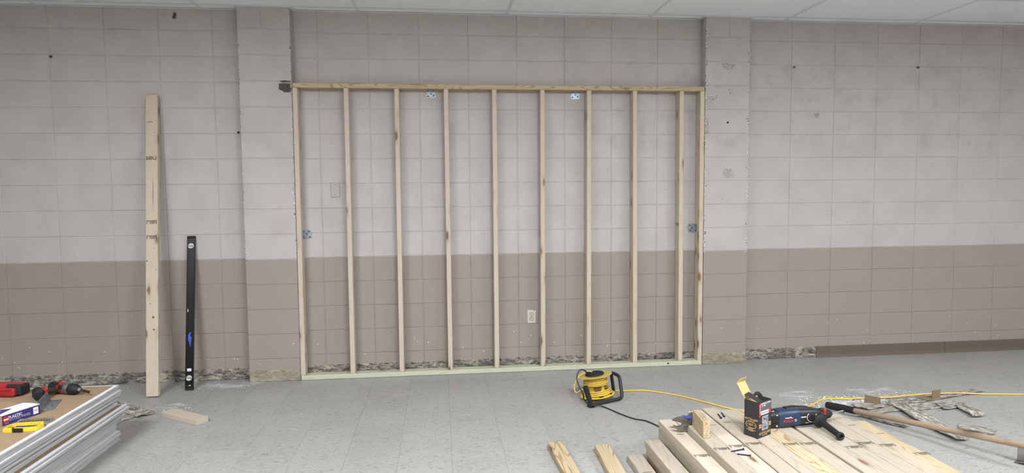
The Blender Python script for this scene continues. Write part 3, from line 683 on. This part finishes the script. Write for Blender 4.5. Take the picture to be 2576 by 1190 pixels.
# second red tool at the frame edge
p0, p1 = PZ(-20, 977, ZD+.04), PZ(60, 978, ZD+.04); d = p1-p0; M = frame((p0.x, p0.y, ZD), d); L = d.length
t = thing('red_power_tool', 'red and black power tool cut off by the left picture edge', 'power tool', M)
MB().box((L*.45, .02, .034), (L*1.0, .075, .066), .014).build('body', 'red_plastic', t); MB().box((L*.74, -.012, .052), (L*.46, .03, .034), .011).build('grip_pad', 'grip_black', t)
MB().box((L*.5, -.03, .028), (L*.8, .05, .05), .012).build('lower_shell', 'red_plastic', t); MB().box((L*.93, .01, .036), (.03, .085, .06), .01).build('end_bumper', 'grip_black', t)
MB().tube([(L*.4, -.05, .05), (L*.6, -.056, .046), (L*.85, -.05, .05)], .004, 6, smooth_n=4).build('raised_rib', 'red_plastic', t)
# ------------------------------------------------------------------ screw box on the pile
a = PZ(1907, 1104.7, ZT); l, r_ = PZ(1872, 1092.6, ZT), PZ(1938.7, 1092, ZT); e2 = (r_-a).normalized(); M = frame(a, e2); WX, WY, HB = (r_-a).length, .083, .192
t = thing('screw_box', 'black cardboard screw box with its flap open, lettered HUTTIG-GRIP', 'box', M)
w_ = .0012; b = MB(); b.box((WX/2, w_/2, HB/2), (WX, w_, HB)); b.box((WX/2, WY-w_/2, HB/2), (WX, w_, HB)); b.box((w_/2, WY/2, HB/2), (w_, WY-2*w_, HB)); b.box((WX-w_/2, WY/2, HB/2), (w_, WY-2*w_, HB)); b.box((WX/2, WY/2, w_/2), (WX-2*w_, WY-2*w_, w_)); b.build('carton', 'card_black', t)
MB().add([(0, 0, HB), (WX*.34, -.002, HB+.0), (WX*.34, WY, HB+.03), (0, WY, HB+.024), (0, 0, HB+.0012), (WX*.34, 0, HB+.0012), (WX*.34, WY, HB+.0312), (0, WY, HB+.0252)], [(3, 2, 1, 0), (4, 5, 6, 7), (0, 1, 5, 4), (1, 2, 6, 5), (2, 3, 7, 6), (3, 0, 4, 7)]).build('side_flap', 'card_black', t)
MB().box((WX/2, WY-.003, HB/2), (WX-.004, .001, HB-.004)).build('carton_lining', 'card_tan', t)
MB().box((WX/2, .004, HB*.93), (WX-.004, .001, HB*.1)).build('carton_lining', 'card_tan', t)
up_ = Vector((-.35, .25, .9)).normalized(); q = Vector((0, WY+.001, HB)); wv = Vector((WX*.62, -.0, .0)); fl = [q, q+wv, q+wv+up_*.095, q+up_*.095]
n_ = wv.cross(up_).normalized()*.0012; MB().add([*fl, *[p+n_ for p in fl]], [(3, 2, 1, 0), (4, 5, 6, 7), (0, 1, 5, 4), (1, 2, 6, 5), (2, 3, 7, 6), (3, 0, 4, 7)]).build('lid_flap', 'card_tan', t)
u2 = Vector((.0, -.5, .85)).normalized(); tk = [fl[3], fl[2], fl[2]+u2*.03-wv*.04, fl[3]+u2*.024+wv*.09]
MB().add([*tk, *[p+Vector((0, .0012, .0006)) for p in tk]], [(0, 1, 2, 3), (7, 6, 5, 4), (0, 4, 5, 1), (1, 5, 6, 2), (2, 6, 7, 3), (3, 7, 4, 0)]).build('tuck_flap', 'card_tan', t)
MFr = Matrix(((1, 0, 0, 0), (0, 0, -1, -.0006), (0, 1, 0, 0), (0, 0, 0, 1))); MLf = Matrix(((0, 0, -1, -.0006), (-1, 0, 0, WY), (0, 1, 0, 0), (0, 0, 0, 1)))
text('lettering', 'HUTTIG-GRIP', .0132, 'print_gold', t, MLf @ T(WY*.5, HB*.485, 0), .98); text('lettering', 'FASTENERS', .006, 'print_gold', t, MLf @ T(WY*.5, HB*.435, 0), 1.3)
hexa = [(-.032, 0), (-.027, .013), (0, .017), (.027, .013), (.032, 0), (.027, -.013), (0, -.017), (-.027, -.013)]
b = MB(); N8 = len(hexa)
vs = [(x, y, 0) for x, y in hexa]+[(x*.9, y*.86, 0) for x, y in hexa]; b.add(vs, [(i, (i+1) % N8, N8+(i+1) % N8, N8+i) for i in range(N8)], 0, False, MLf @ T(WY*.5, HB*.335, .0004)); b.build('badge_outline', 'print_gold', t)
text('lettering', 'EST', .017, 'print_gold', t, MLf @ T(WY*.5, HB*.335, .0002)); text('lettering', '19', .008, 'print_gold', t, MLf @ T(WY*.24, HB*.335, .0002)); text('lettering', '85', .008, 'print_gold', t, MLf @ T(WY*.76, HB*.335, .0002))
for y_, ww in ((.235, .03), (.2, .054), (.17, .03)): MB().box((-.0008, WY*.5, HB*y_), (.0004, ww, .0028)).build('small_print', 'print_gold', t)
text('lettering', 'HUTTIG-GRIP', .0172, 'print_gold', t, MFr @ T(WX*.52, HB*.115, 0), .98); text('lettering', 'FASTENERS', .007, 'print_gold', t, MFr @ T(WX*.52, HB*.055, 0), 1.3)
MB().box((WX*.53, -.0008, HB*.8), (WX*.92, .0006, HB*.34)).build('paper_label', 'label_dark', t); MB().box((WX*.1, -.0013, HB*.78), (.014, .0006, HB*.38)).build('red_stripe', 'print_red', t)
MB().box((WX*.9, -.0013, HB*.69), (.016, .0006, .024)).build('red_badge', 'print_red', t); MB().box((WX*.48, -.0013, HB*.685), (WX*.6, .0005, .02)).build('screw_picture', 'print_white', t); MB().box((WX*.48, -.0017, HB*.685), (WX*.56, .0004, .003)).build('screw_picture_line', 'ink', t)
text('lettering', 'DRYWALL SCREW', .0105, 'print_white', t, MFr @ T(WX*.56, HB*.935, .0007)); text('lettering', '3" x #8', .011, 'print_white', t, MFr @ T(WX*.38, HB*.88, .0007))
text('lettering', 'HUTTIG-GRIP', .008, 'print_white', t, MFr @ T(WX*.1, HB*.8, .001) @ Matrix.Rotation(math.pi/2, 4, 'Z'))
r = MB().box((WX*.53, -.0004, HB*.39), (WX*.5, .0006, HB*.4)).build('window', 'print_grey', t)
rr = random.Random(5)
for k in range(16):
    x, z = rr.uniform(WX*.32, WX*.74), rr.uniform(HB*.23, HB*.55); an = rr.uniform(0, 3.1); q = Vector((math.cos(an), 0, math.sin(an)))*.012
    c0, c1 = Vector((x, -.0012, z))-q, Vector((x, -.0012, z))+q
    for c_ in (c0, c1): c_.x = min(max(c_.x, WX*.29), WX*.77)
    MB().cyl(c0, c1, .0011, .0008, 5).build('boxed_screw', 'label_dark' if k % 2 else 'ink', r)
for z_ in (.3, .36): 
    for x_ in (.14, .9): MB().box((WX*x_, -.0008, HB*z_), (.02, .0005, .0085)).build('gold_tab', 'print_gold', t)
# ------------------------------------------------------------------ rotary hammer
zc = ZT+.049; O = PZ(1945, 1052, zc); N = PZ(2084, 1041, zc); d = N-O; M = frame((O.x, O.y, ZT), d); L = d.length; zc = .049
t = thing('rotary_hammer', 'blue and black corded rotary hammer with side handle lying across the lumber', 'power tool', M)
def hull(prof, name, mat, sq=.62, seg=20):   # rounded-square cross sections along x : (x, half width, half height, z centre)
    rs = []
    for x, hw, hh, cz in prof:
        ring = []
        for i in range(seg):
            a = 2*math.pi*i/seg; ca, sa = math.cos(a), math.sin(a); ring.append(Vector((x, hw*math.copysign(abs(ca)**sq, ca), cz+hh*math.copysign(abs(sa)**sq, sa))))
        rs.append(ring)
    return MB().rings(rs).build(name, mat, t)
hull([(-.075, .026, .03, .045), (-.06, .038, .042, .046), (0, .04, .046, .047), (.015, .041, .047, .048)], 'rear_housing', 'black_plastic')
for k in range(5): MB().box((-.012, -.0405, .028+.011*k), (.052, .004, .0045), .0015).build('vent_rib', 'grip_black', t)
for z_ in (.075, .018): MB().lathe([(.006, 0), (.005, .003), (.002, .0032)], (-.002, -.038, z_), (0, -1, .1), 10).build('screw_head', 'steel_bright', t)
hull([(.012, .041, .047, .049), (.03, .043, .05, .05), (L*.38, .043, .05, .051), (L*.42, .04, .047, .051)], 'motor_housing', 'blue_plastic')
hull([(L*.41, .0405, .0475, .05), (L*.5, .04, .047, .05), (L*.68, .037, .043, .049), (L*.8, .028, .033, .05), (L*.83, .024, .028, .05)], 'gear_housing', 'black_plastic')
hull([(L*.2, .02, .012, .095), (L*.35, .022, .014, .096), (L*.6, .02, .012, .089), (L*.72, .012, .006, .08)], 'top_ridge', 'black_plastic')
MB().lathe([(.022, 0), (.022, .008), (.018, .011), (.014, .011)], (L*.6, -.037, .055), (0, -1, .05), 22).build('mode_knob', 'grip_black', t)
b = MB(); b.tube([(L*.6+.026*math.cos(a), -.043, .055+.026*math.sin(a)) for a in [math.radians(q) for q in range(130, 290, 16)]], .0016, 5); b.build('mode_scale', 'print_white', t)
MB().box((L*.6, -.05, .055), (.006, .006, .034), .001).build('knob_bar', 'black_plastic', t); MB().box((L*.69, -.0385, .066), (.003, .002, .01)).build('mode_mark', 'print_white', t); MB().box((L*.46, -.0425, .058), (.03, .0015, .005)).build('mode_mark', 'print_white', t)
MR = Matrix(((1, 0, 0, 0), (0, 0, -1, -.0435), (0, 1, 0, 0), (0, 0, 0, 1)))
text('lettering', 'BOSCH', .018, 'print_red', t, MR @ T(L*.19, .042, 0)); b = MB(); b.tube([(L*.315+.006*math.cos(a), -.0437, .045+.006*math.sin(a)) for a in [2*math.pi*k/16 for k in range(16)]], .0008, 4, closed=True); b.build('round_logo', 'print_white', t); MB().box((L*.315, -.0437, .045), (.0015, .001, .007)).build('logo_bar', 'print_white', t)
MB().prism([(L*.13, .058), (L*.2, .058), (L*.21, .061), (L*.26, .057), (L*.265, .059), (L*.22, .066), (L*.2, .062), (L*.13, .062)], 0, .0006, MR).build('stripe_mark', 'print_white', t); MB().prism([(L*.17, .054), (L*.26, .054), (L*.26, .0565), (L*.17, .0565)], 0, .0006, MR).build('stripe_mark', 'print_red', t)
MB().box((L*.62, -.036, .014), (.075, .006, .006), .002, Matrix.Rotation(-.05, 4, 'Y')).build('nameplate', 'galvanized', t); MB().box((L*.5, -.03, .004), (.12, .02, .006), .002).build('base_rail', 'label_dark', t)
MB().lathe([(.026, L*.8), (.033, L*.82), (.034, L*.9), (.028, L*.92)], (0, 0, .05), (1, 0, 0), 22).build('clamp_collar', 'grip_black', t)
MB().box((L*.86, -.012, .078), (.03, .022, .02), .005).build('clamp_block', 'black_plastic', t); MB().box((L*.87, -.026, .072), (.018, .014, .034), .004).build('release_lever', 'red_plastic', t)
MB().lathe([(.024, L*.92), (.027, L*.95), (.024, L*1.0), (.012, L*1.05), (.007, L*1.06)], (0, 0, .05), (1, 0, 0), 20).build('chuck', 'grip_black', t)
tip = M.inverted() @ PZ(2121, 1033, ZT+.05)
MB().tube([(L*1.04, 0, .05), (L*1.07, 0, .05), tip], .0042, 8).build('drill_bit', 'galvanized', t)
Mi = M.inverted(); s0 = Mi @ PZ(2059, 1056, ZT+.046); s1 = Mi @ PZ(2116, 1099, ZT+.022); dd = (s1-s0); sl = dd.length
r = MB().lathe([(.012, -.06), (.014, 0), (.016, .012)], s0, dd, 16).build('side_handle_neck', 'black_plastic', t)
MB().lathe([(.014, .004), (.034, .01), (.038, .016), (.034, .02), (.017, .026)], s0, dd, 24).build('flange', 'grip_black', r)
MB().lathe([(.016, .018), (.0175, .04), (.0165, sl*.6), (.0155, sl*.88), (.02, sl*.92), (.022, sl*.97), (.02, sl), (.012, sl), (.012, sl-.01)], s0, dd, 20).build('grip', 'grip_black', r)
dh = [(-.01, 0, .085), (-.035, .004, .118), (-.062, .01, .158), (-.082, .012, .186), (-.1, .012, .18), (-.112, .012, .135), (-.11, .008, .085), (-.095, .004, .055), (-.06, 0, .045)]
MB().tube(dh, .0115, 12, smooth_n=4).build('rear_handle', 'grip_black', t); MB().box((-.012, -.008, .09), (.016, .02, .008), .002).build('handle_joint', 'steel_bright', t)
# ------------------------------------------------------------------ claw hammer beside the offcut
Z2 = 5*H; o0 = PZ(1722, 1086, Z2); M = T(o0.x, o0.y, Z2)
t = thing('claw_hammer', 'grey steel hammer head with blue band lying beside the upright offcut', 'hammer', M)
def slab(name, px, y_, th, mat, parent=t):
    p = [PY(a_, b_, o0.y+y_)-o0 for a_, b_ in px]; poly = [(q.x, q.z) for q in p]
    if sum(a_[0]*b_[1]-b_[0]*a_[1] for a_, b_ in zip(poly, poly[1:]+poly[:1])) < 0: poly.reverse()
    return MB().prism(poly, -th/2, th/2, Matrix(((1, 0, 0, 0), (0, 0, -1, y_), (0, 1, 0, 0), (0, 0, 0, 1)))).build(name, mat, parent)
slab('upper_claw', [(1690.5, 1057), (1700, 1052), (1713, 1049), (1724, 1049), (1740, 1052), (1740, 1069), (1730, 1067), (1717, 1064), (1705, 1060)], .03, .022, 'steel_dark')
slab('lower_claw', [(1693.5, 1068.5), (1703, 1073), (1714, 1071), (1716, 1065), (1732, 1067), (1727, 1083), (1721, 1085.5), (1706, 1083), (1699, 1077)], .0, .016, 'steel_dark')
slab('cheek', [(1733, 1044), (1741, 1037), (1741, 1052), (1727, 1049)], .04, .02, 'steel_dark'); slab('blue_band', [(1724, 1047), (1728, 1046), (1740, 1048), (1740, 1053), (1731, 1052), (1724, 1050)], .017, .012, 'blue_paint')
MB().tube([(.045, .05, .035), (.06, .09, .025), (.06, .17, .02)], .012, 10).build('handle', 'blue_paint', t)
# ------------------------------------------------------------------ loose screws
def screw(p0, p1, label, z):           # tip pixel, head pixel
    a, c = PZ(*p0, z+.0035), PZ(*p1, z+.0045); d = c-a; L = max(.045, min(.08, d.length)); d.normalize(); a = c-d*L
    t = thing('concrete_screw', label, 'screw', T(*a), 'loose blue screws on the lumber')
    MB().lathe([(.0006, 0), (.0028, .006), (.0028, L-.006), (.003, L-.003)], (0, 0, 0), d, 8).build('shank', 'screw_blue', t)
    MB().lathe([(.003, L-.0045), (.0068, L-.003), (.0068, L-.001), (.005, L)], (0, 0, 0), d, 10).build('head', 'screw_blue', t)
    pts = [Vector(d)*(.008+(L-.02)*k/48)+(Vector((0, 0, 1))*math.cos(k*1.05)+d.cross(Vector((0, 0, 1))).normalized()*math.sin(k*1.05))*.0032 for k in range(49)]; MB().tube(pts, .0007, 4).build('thread', 'screw_blue', t)
screw((1804, 1039), (1814, 1052), 'blue screw pointing away at the far end of the lumber, left of its pair', ZT); screw((1814, 1037), (1822, 1048), 'blue screw pointing away at the far end of the lumber, right of its pair', ZT)
screw((1838, 1136), (1871, 1130), 'blue screw lying crosswise, the farther of the near pair', ZT); screw((1853, 1142), (1889, 1146), 'blue screw lying crosswise, the nearer of the near pair', ZT)

# ------------------------------------------------------------------ cord reel
C0 = PZ(1503, 1001, 0); M = T(C0.x, C0.y, 0)
t = thing('cord_reel', 'yellow extension cord reel with black tube stand on the floor before the frame', 'cord reel', M)
lo = Vector((0, 0, .024)); ax = Vector((-.13, .06, 1)).normalized(); HL = .148; R = .128
def disc(name, p, R, th, mat='yellow_plastic'): return MB().lathe([(R*.3, 0), (R*.97, 0), (R, th*.3), (R, th*.8), (R*.97, th), (R*.3, th)], p, ax, 36).build(name, mat, t)
disc('lower_flange', lo, R, .006); disc('upper_flange', lo+ax*HL, R, .003, 'yellow_clear')
MB().lathe([(.062, 0), (.058, .02), (.058, HL-.01), (.066, HL)], lo, ax, 28).build('drum', 'yellow_plastic', t)
MB().lathe([(.068, HL), (.07, HL+.012), (.062, HL+.018), (.02, HL+.02)], lo, ax, 28).build('socket_hub', 'grip_black', t)
a1 = ax.orthogonal().normalized(); a2 = ax.cross(a1)
for k, (h, rr_) in enumerate([(.012, .1), (.02, .106), (.022, .094), (.031, .1), (.034, .088), (.043, .094), (.082, .078), (.089, .084), (.097, .09), (.104, .08), (.11, .087), (.118, .078), (.125, .073), (.092, .074), (.016, .092), (.027, .09)]):
    tl = random.uniform(-.05, .05); ph = random.uniform(0, 6.28); pts = [lo+ax*(min(h, HL-.012)+tl*rr_*math.cos(q+ph)*.5)+(a1*math.cos(q)+a2*math.sin(q))*rr_ for q in [2*math.pi*i/28 for i in range(28)]]
    MB().tube(pts, .0046, 7, closed=True).build('cord_turn', 'yellow_cord', t)
def onflange(q, r1, h): return lo+ax*h+(a1*math.cos(q)+a2*math.sin(q))*r1
tw = CAM-Vector((C0.x, C0.y, .05)); q0 = math.atan2(tw.dot(a2), tw.dot(a1))
for dq, hh, mt in ((.25, .0062, 'slot_dark'), (1.2, .0062, 'slot_dark')):
    pts = [onflange(q0+dq-.16, R*.72, hh), onflange(q0+dq+.16, R*.72, hh), onflange(q0+dq+.15, R*.9, hh), onflange(q0+dq-.15, R*.9, hh)]; MB().add(pts+[p+ax*.0006 for p in pts], [(0, 1, 2, 3), (7, 6, 5, 4), (0, 4, 5, 1), (1, 5, 6, 2), (2, 6, 7, 3), (3, 7, 4, 0)]).build('flange_slot', mt, t)
b = MB(); b.lathe([(.03, 0), (.029, .001)], onflange(q0+.12, .0585, .062), onflange(q0+.12, 1, 0)-onflange(q0+.12, 0, 0), 20); b.build('drum_hole', 'drum_brown', t)
def F(px, py, z): return PZ(px, py, z)-C0
g0 = F(1487, 1019, .014); g1 = F(1562, 1002, .014); k0 = F(1544, 984, .014)
fp = [g0+Vector((0, 0, .0)), g1]
xa = F(1570, 994, .02); topR = PY(1558, 946, xa.y+C0.y)-C0; topL = PY(1537, 936, k0.y+C0.y)-C0
MB().tube(fillet([g0, g1+Vector((.012, 0, 0)), topR, topL, k0], .035), .0125, 12).build('tube_stand', 'black_plastic', t)
ga = PY(1472, 972, g0.y+C0.y+.01)-C0; b = MB(); b.tube([g0+Vector((.0, 0, .0)), g0.lerp(ga, .12), g0.lerp(ga, .5), ga], .0185, 12, smooth_n=3); b.build('rubber_grip', 'grip_black', t)
MB().lathe([(.022, 0), (.028, .004), (.026, .018), (.018, .026)], (g0.x, g0.y, 0), (0, 0, 1), 14).build('foot_elbow', 'grip_black', t)
sk = lo+ax*(HL+.016)+Vector((-.05, -.0, 0)); st = PY(1477, 938, sk.y+C0.y)-C0
MB().tube([sk, sk.lerp(st, .4), st], .0115, 10).build('plug', 'grip_black', t)
# yellow loop hanging off the reel
yl = [onflange(q0-1.9, .09, .1), PY(1452, 953, C0.y-.02)-C0, PY(1444.5, 974, C0.y-.03)-C0, PY(1450, 988, C0.y-.04)-C0, PY(1462, 981, C0.y-.05)-C0, onflange(q0-1.4, .09, .06)]
yl = [PY(1500, 942, C0.y+.05)-C0, PY(1483, 934, C0.y+.03)-C0, PY(1464, 941, C0.y)-C0] + yl[1:]
MB().tube(yl, .0046, 7, smooth_n=6).build('slack_loop', 'yellow_cord', t)
def cord(name, pts, r, mat, label, n=6): return tag(MB().tube(pts, r, 8, smooth_n=n).build(name, mat), label, 'cord')
st_w = st+C0
cord('power_cord', [st_w, PY(1470, 932, st_w.y-.01), PY(1462, 930, st_w.y-.03), PY(1453, 940, st_w.y-.05), PY(1452, 957, st_w.y-.07), PY(1459, 977, st_w.y-.1), PY(1467, 990, st_w.y-.13), PZ(1469, 1004, .03), PZ(1478, 1015, .022), PZ(1492, 1018.5, .03), PZ(1508, 1020, .014), PZ(1530, 1028, .005), PZ(1560, 1041, .005), PZ(1595, 1053.5, .005), PZ(1622, 1058, .005), PZ(1645, 1067, .005), PZ(1668, 1078, .005), PZ(1690, 1084, .005), PZ(1712, 1080, .005)], .0048, 'black_cord', 'black cord looping off the reel and running under the lumber pile')
yp = [(1545, 983, .006), (1570, 983, .006), (1605, 982, .006), (1630, 983, .006), (1690, 992, .006), (1740, 1003, .006), (1790, 1016, .006), (1838, 1028, .006), (1880, 1034, .006), (1930, 1036, .006), (1985, 1033, .006), (2030, 1024, .006), (2048, 1015, .006), (2066, 1006, .006), (2090, 1003, .006), (2130, 1003, .006), (2170, 1001.5, .01), (2215, 1000, .012), (2250, 998, .022), (2290, 994, .022), (2330, 991, .022), (2370, 989.5, .022), (2420, 989, .018), (2470, 991, .008), (2520, 991.5, .006), (2576, 992, .006), (2660, 990, .006), (2760, 996, .006), (2900, 990, .006), (3100, 985, .006), (3350, 990, .006)]
cord('extension_cord', [PZ(*p) for p in yp], .0056, 'yellow_cord', 'yellow extension cord running from the reel across the floor to the right')

# ------------------------------------------------------------------ long scraper
G = PZ(2078, 1018, .021); E_ = PZ(2576, 1121, .125); d = E_-G; L = d.length; M = frame(G, d)
t = thing('floor_scraper', 'long wooden-handled floor scraper with a black foam grip on the floor', 'scraper', M)
gl = (PZ(2142, 1037, .033)-G).length
MB().lathe([(.012, 0), (.021, .006), (.023, .02), (.023, gl*.7), (.021, gl)], (0, 0, 0), (1, 0, 0), 18).build('foam_grip', 'grip_black', t)
MB().lathe([(.016, gl-.01), (.0175, gl+.1), (.018, L*.6), (.017, L), (.017, L+.06)], (0, 0, 0), (1, 0, 0), 16).build('handle', 'handle_wood', t)
Mi = M.inverted(); b = MB()
hp = [Mi @ PZ(2546, 1137, .06), Mi @ PZ(2552, 1158, .0)]
hb = PZ(2556, 1160, 0.002); hx = Vector((d.x, d.y, 0)).normalized()
Mh = Mi @ frame((hb.x, hb.y, 0), hx)
MB().box((.05, .03, .045), (.11, .02, .09), .004, Mh).build('socket_block', 'mortar_grey', t); MB().add([Vector(p) for p in ((0, -.03, .001), (.2, -.03, .05), (.2, .09, .05), (0, .09, .001), (0, -.03, .004), (.2, -.03, .054), (.2, .09, .054), (0, .09, .004))], [(3, 2, 1, 0), (4, 5, 6, 7), (0, 1, 5, 4), (1, 2, 6, 5), (2, 3, 7, 6), (3, 0, 4, 7)], 0, False, Mh).build('blade', 'steel_dark', t)
# ------------------------------------------------------------------ torn-off base strips
def strip(px, label, curl=.0, th=.004, mat='glue_strip', z=.002, lift=None, n=10):
    """px: left-edge polyline and right-edge polyline on the floor, same count"""
    A, B = px; a3 = [PZ(*p, z) for p in A]; b3 = [PZ(*p, z) for p in B]
    a3, b3 = catmull(a3, n), catmull(b3, n); K = len(a3); c = (a3[0]+b3[-1])/2; d = (a3[-1]+b3[-1])-(a3[0]+b3[0]); d.z = 0; M = frame((c.x, c.y, 0), d); Mi = M.inverted(); rr = random.Random(int(A[0][0])); rs = []
    for k in range(K):
        f = k/(K-1); h = z+(math.sin(f*9+A[0][0])*.5+.5)*curl+(lift(f) if lift else 0)
        p, q = a3[k].copy(), b3[k].copy(); j = Vector((rr.uniform(-1, 1), rr.uniform(-1, 1), 0))*.0022; p += j; q -= j
        m_ = (p+q)/2; e = [p, p.lerp(q, .3), p.lerp(q, .7), q]; top = []
        for i_, s_ in enumerate(e): s_.z = h+th+(.004 if i_ in (0, 3) else 0)*curl*60+rr.uniform(0, .0008); top.append(Mi @ s_)
        bot = [v-Vector((0, 0, th)) for v in top]; rs.append(top+bot[::-1])
    return tag(MB().rings(rs, 0, False, True).build('base_strip', mat, None, M), label, 'base strip', 'torn-off base strips')
strip(([(2228, 1014), (2262, 1030), (2300, 1055), (2352, 1081), (2408, 1107)], [(2262, 1011), (2302, 1028), (2345, 1052), (2391, 1078), (2440, 1106)]), 'longest diagonal torn base strip, passing under the scraper handle', .006, z=.014)
strip(([(2172, 1029), (2240, 1022), (2300, 1016), (2365, 1010)], [(2212, 1041), (2265, 1034), (2320, 1031), (2380, 1026)]), 'flat grey torn base strip under the diagonal one', .003, z=.003)
strip(([(2232, 1010), (2300, 1002), (2370, 993), (2443, 980)], [(2270, 1017), (2330, 1010), (2390, 1001), (2478, 984)]), 'torn base strip lying under the yellow cord on the right', .003, z=.003)
strip(([(2352, 1016), (2390, 1012), (2419, 1010)], [(2377, 1031), (2412, 1026), (2443, 1023)]), 'short brown-edged torn base piece right of the crossing strips', .004, z=.009, mat='glue_strip')
strip(([(2402, 1022), (2428, 1036), (2446, 1048)], [(2420, 1022), (2452, 1034), (2478, 1046)]), 'short thick curled base piece right of the debris pile', .006, th=.012, z=.012)
strip(([(2411, 1068), (2460, 1076), (2507, 1083)], [(2411, 1080), (2460, 1088), (2501, 1095)]), 'isolated torn base piece above the scraper handle', .003, th=.008)
strip(([(2122, 1036), (2180, 1046), (2240, 1060), (2288, 1072)], [(2124, 1042), (2180, 1053), (2232, 1067), (2278, 1077)]), 'narrow torn base strip lying along under the scraper handle', .004, th=.012)
strip(([(2142, 1017), (2175, 1016), (2216, 1016)], [(2158, 1027), (2185, 1030), (2226, 1026)]), 'curled torn base piece behind the foam grip', .008, z=.012)
strip(([(313, 1039), (335, 1034), (356, 1029)], [(346, 1050), (368, 1045), (391, 1040)]), 'torn base piece on the floor beside the drywall stack', .008, z=.008)
strip(([(296, 1010), (325, 1018), (356, 1027)], [(296, 1018), (318, 1026), (334, 1031)]), 'grey torn base strip half hidden behind the drywall stack', .003, z=.003)
strip(([(302, 1052), (318, 1046), (336, 1044)], [(306, 1060), (325, 1055), (342, 1049)]), 'small torn base scrap touching the drywall stack', .002, z=.002)
def standing(bl, br, h, label, lean=(0, .02), th=.006, z=.008, flat=None):
    a, c = PZ(*bl, z), PZ(*br, z); d = c-a; M = frame((a.x, a.y, z), Vector((d.x, d.y, 0))); L = d.length; b = MB()
    b.add([(0, 0, 0), (L, 0, 0), (L+lean[0], lean[1], h), (lean[0], lean[1], h), (0, th, 0), (L, th, 0), (L+lean[0], lean[1]+th, h), (lean[0], lean[1]+th, h)], [(0, 1, 2, 3), (7, 6, 5, 4), (0, 4, 5, 1), (1, 5, 6, 2), (2, 6, 7, 3), (3, 7, 4, 0)])
    if flat: b.box((-flat/2, L*.3, .002), (flat, L*.9, .004))
    return tag(b.build('base_offcut', 'tan_vinyl', None, M), label, 'base offcut', 'offcuts of base standing on edge')
standing((2174, 1015), (2214, 1023), .062, 'brown base offcut standing upright left of the debris', (0, .004))
standing((2346, 1005), (2366, 1002), .06, 'bent brown base offcut standing up behind the yellow cord', (.006, .006), flat=.07)
# crumbs of plaster and glue: too many to count
rr = random.Random(11); b = MB()
def crumbs(cx, cy, rx, ry, n, smax):
    for _ in range(n):
        a = rr.uniform(0, 6.28); r_ = rr.random()**.7; x, y = cx+rx*r_*math.cos(a), cy+ry*r_*math.sin(a); s_ = rr.uniform(.2, 1)**2*smax+.0015; k = rr.randint(3, 5); ph = rr.uniform(0, 6); h = s_*rr.uniform(.15, .5)
        base = [(x+s_*math.cos(ph+6.283*i/k)*rr.uniform(.6, 1.2), y+s_*math.sin(ph+6.283*i/k)*rr.uniform(.6, 1.2)) for i in range(k)]
        b.add([(p, q, .0003) for p, q in base]+[(x+(p-x)*.7, y+(q-y)*.7, h) for p, q in base], [tuple(range(k, 2*k))]+[(i, (i+1) % k, k+(i+1) % k, k+i) for i in range(k)], rr.choice((0, 0, 0, 0, 0, 1)))
crumbs(5.84, -1.22, .36, .16, 420, .008); crumbs(6.25, -1.12, .5, .14, 300, .006); crumbs(6.5, -1.5, .7, .5, 60, .003)
tag(b.build('plaster_crumbs', ['crumb', 'tan_vinyl']), 'white plaster and glue crumbs scattered among the torn base strips', 'debris', kind='stuff')
b = MB(); crumbs(1.2, -.2, .35, .12, 160, .004); crumbs(1.12, -.72, .18, .12, 70, .005); crumbs(.6, -.1, .8, .07, 60, .006)
tag(b.build('plaster_crumbs', ['crumb', 'tan_vinyl']), 'white plaster crumbs scattered along the foot of the left wall', 'debris', kind='stuff')
bpy.context.view_layer.update()
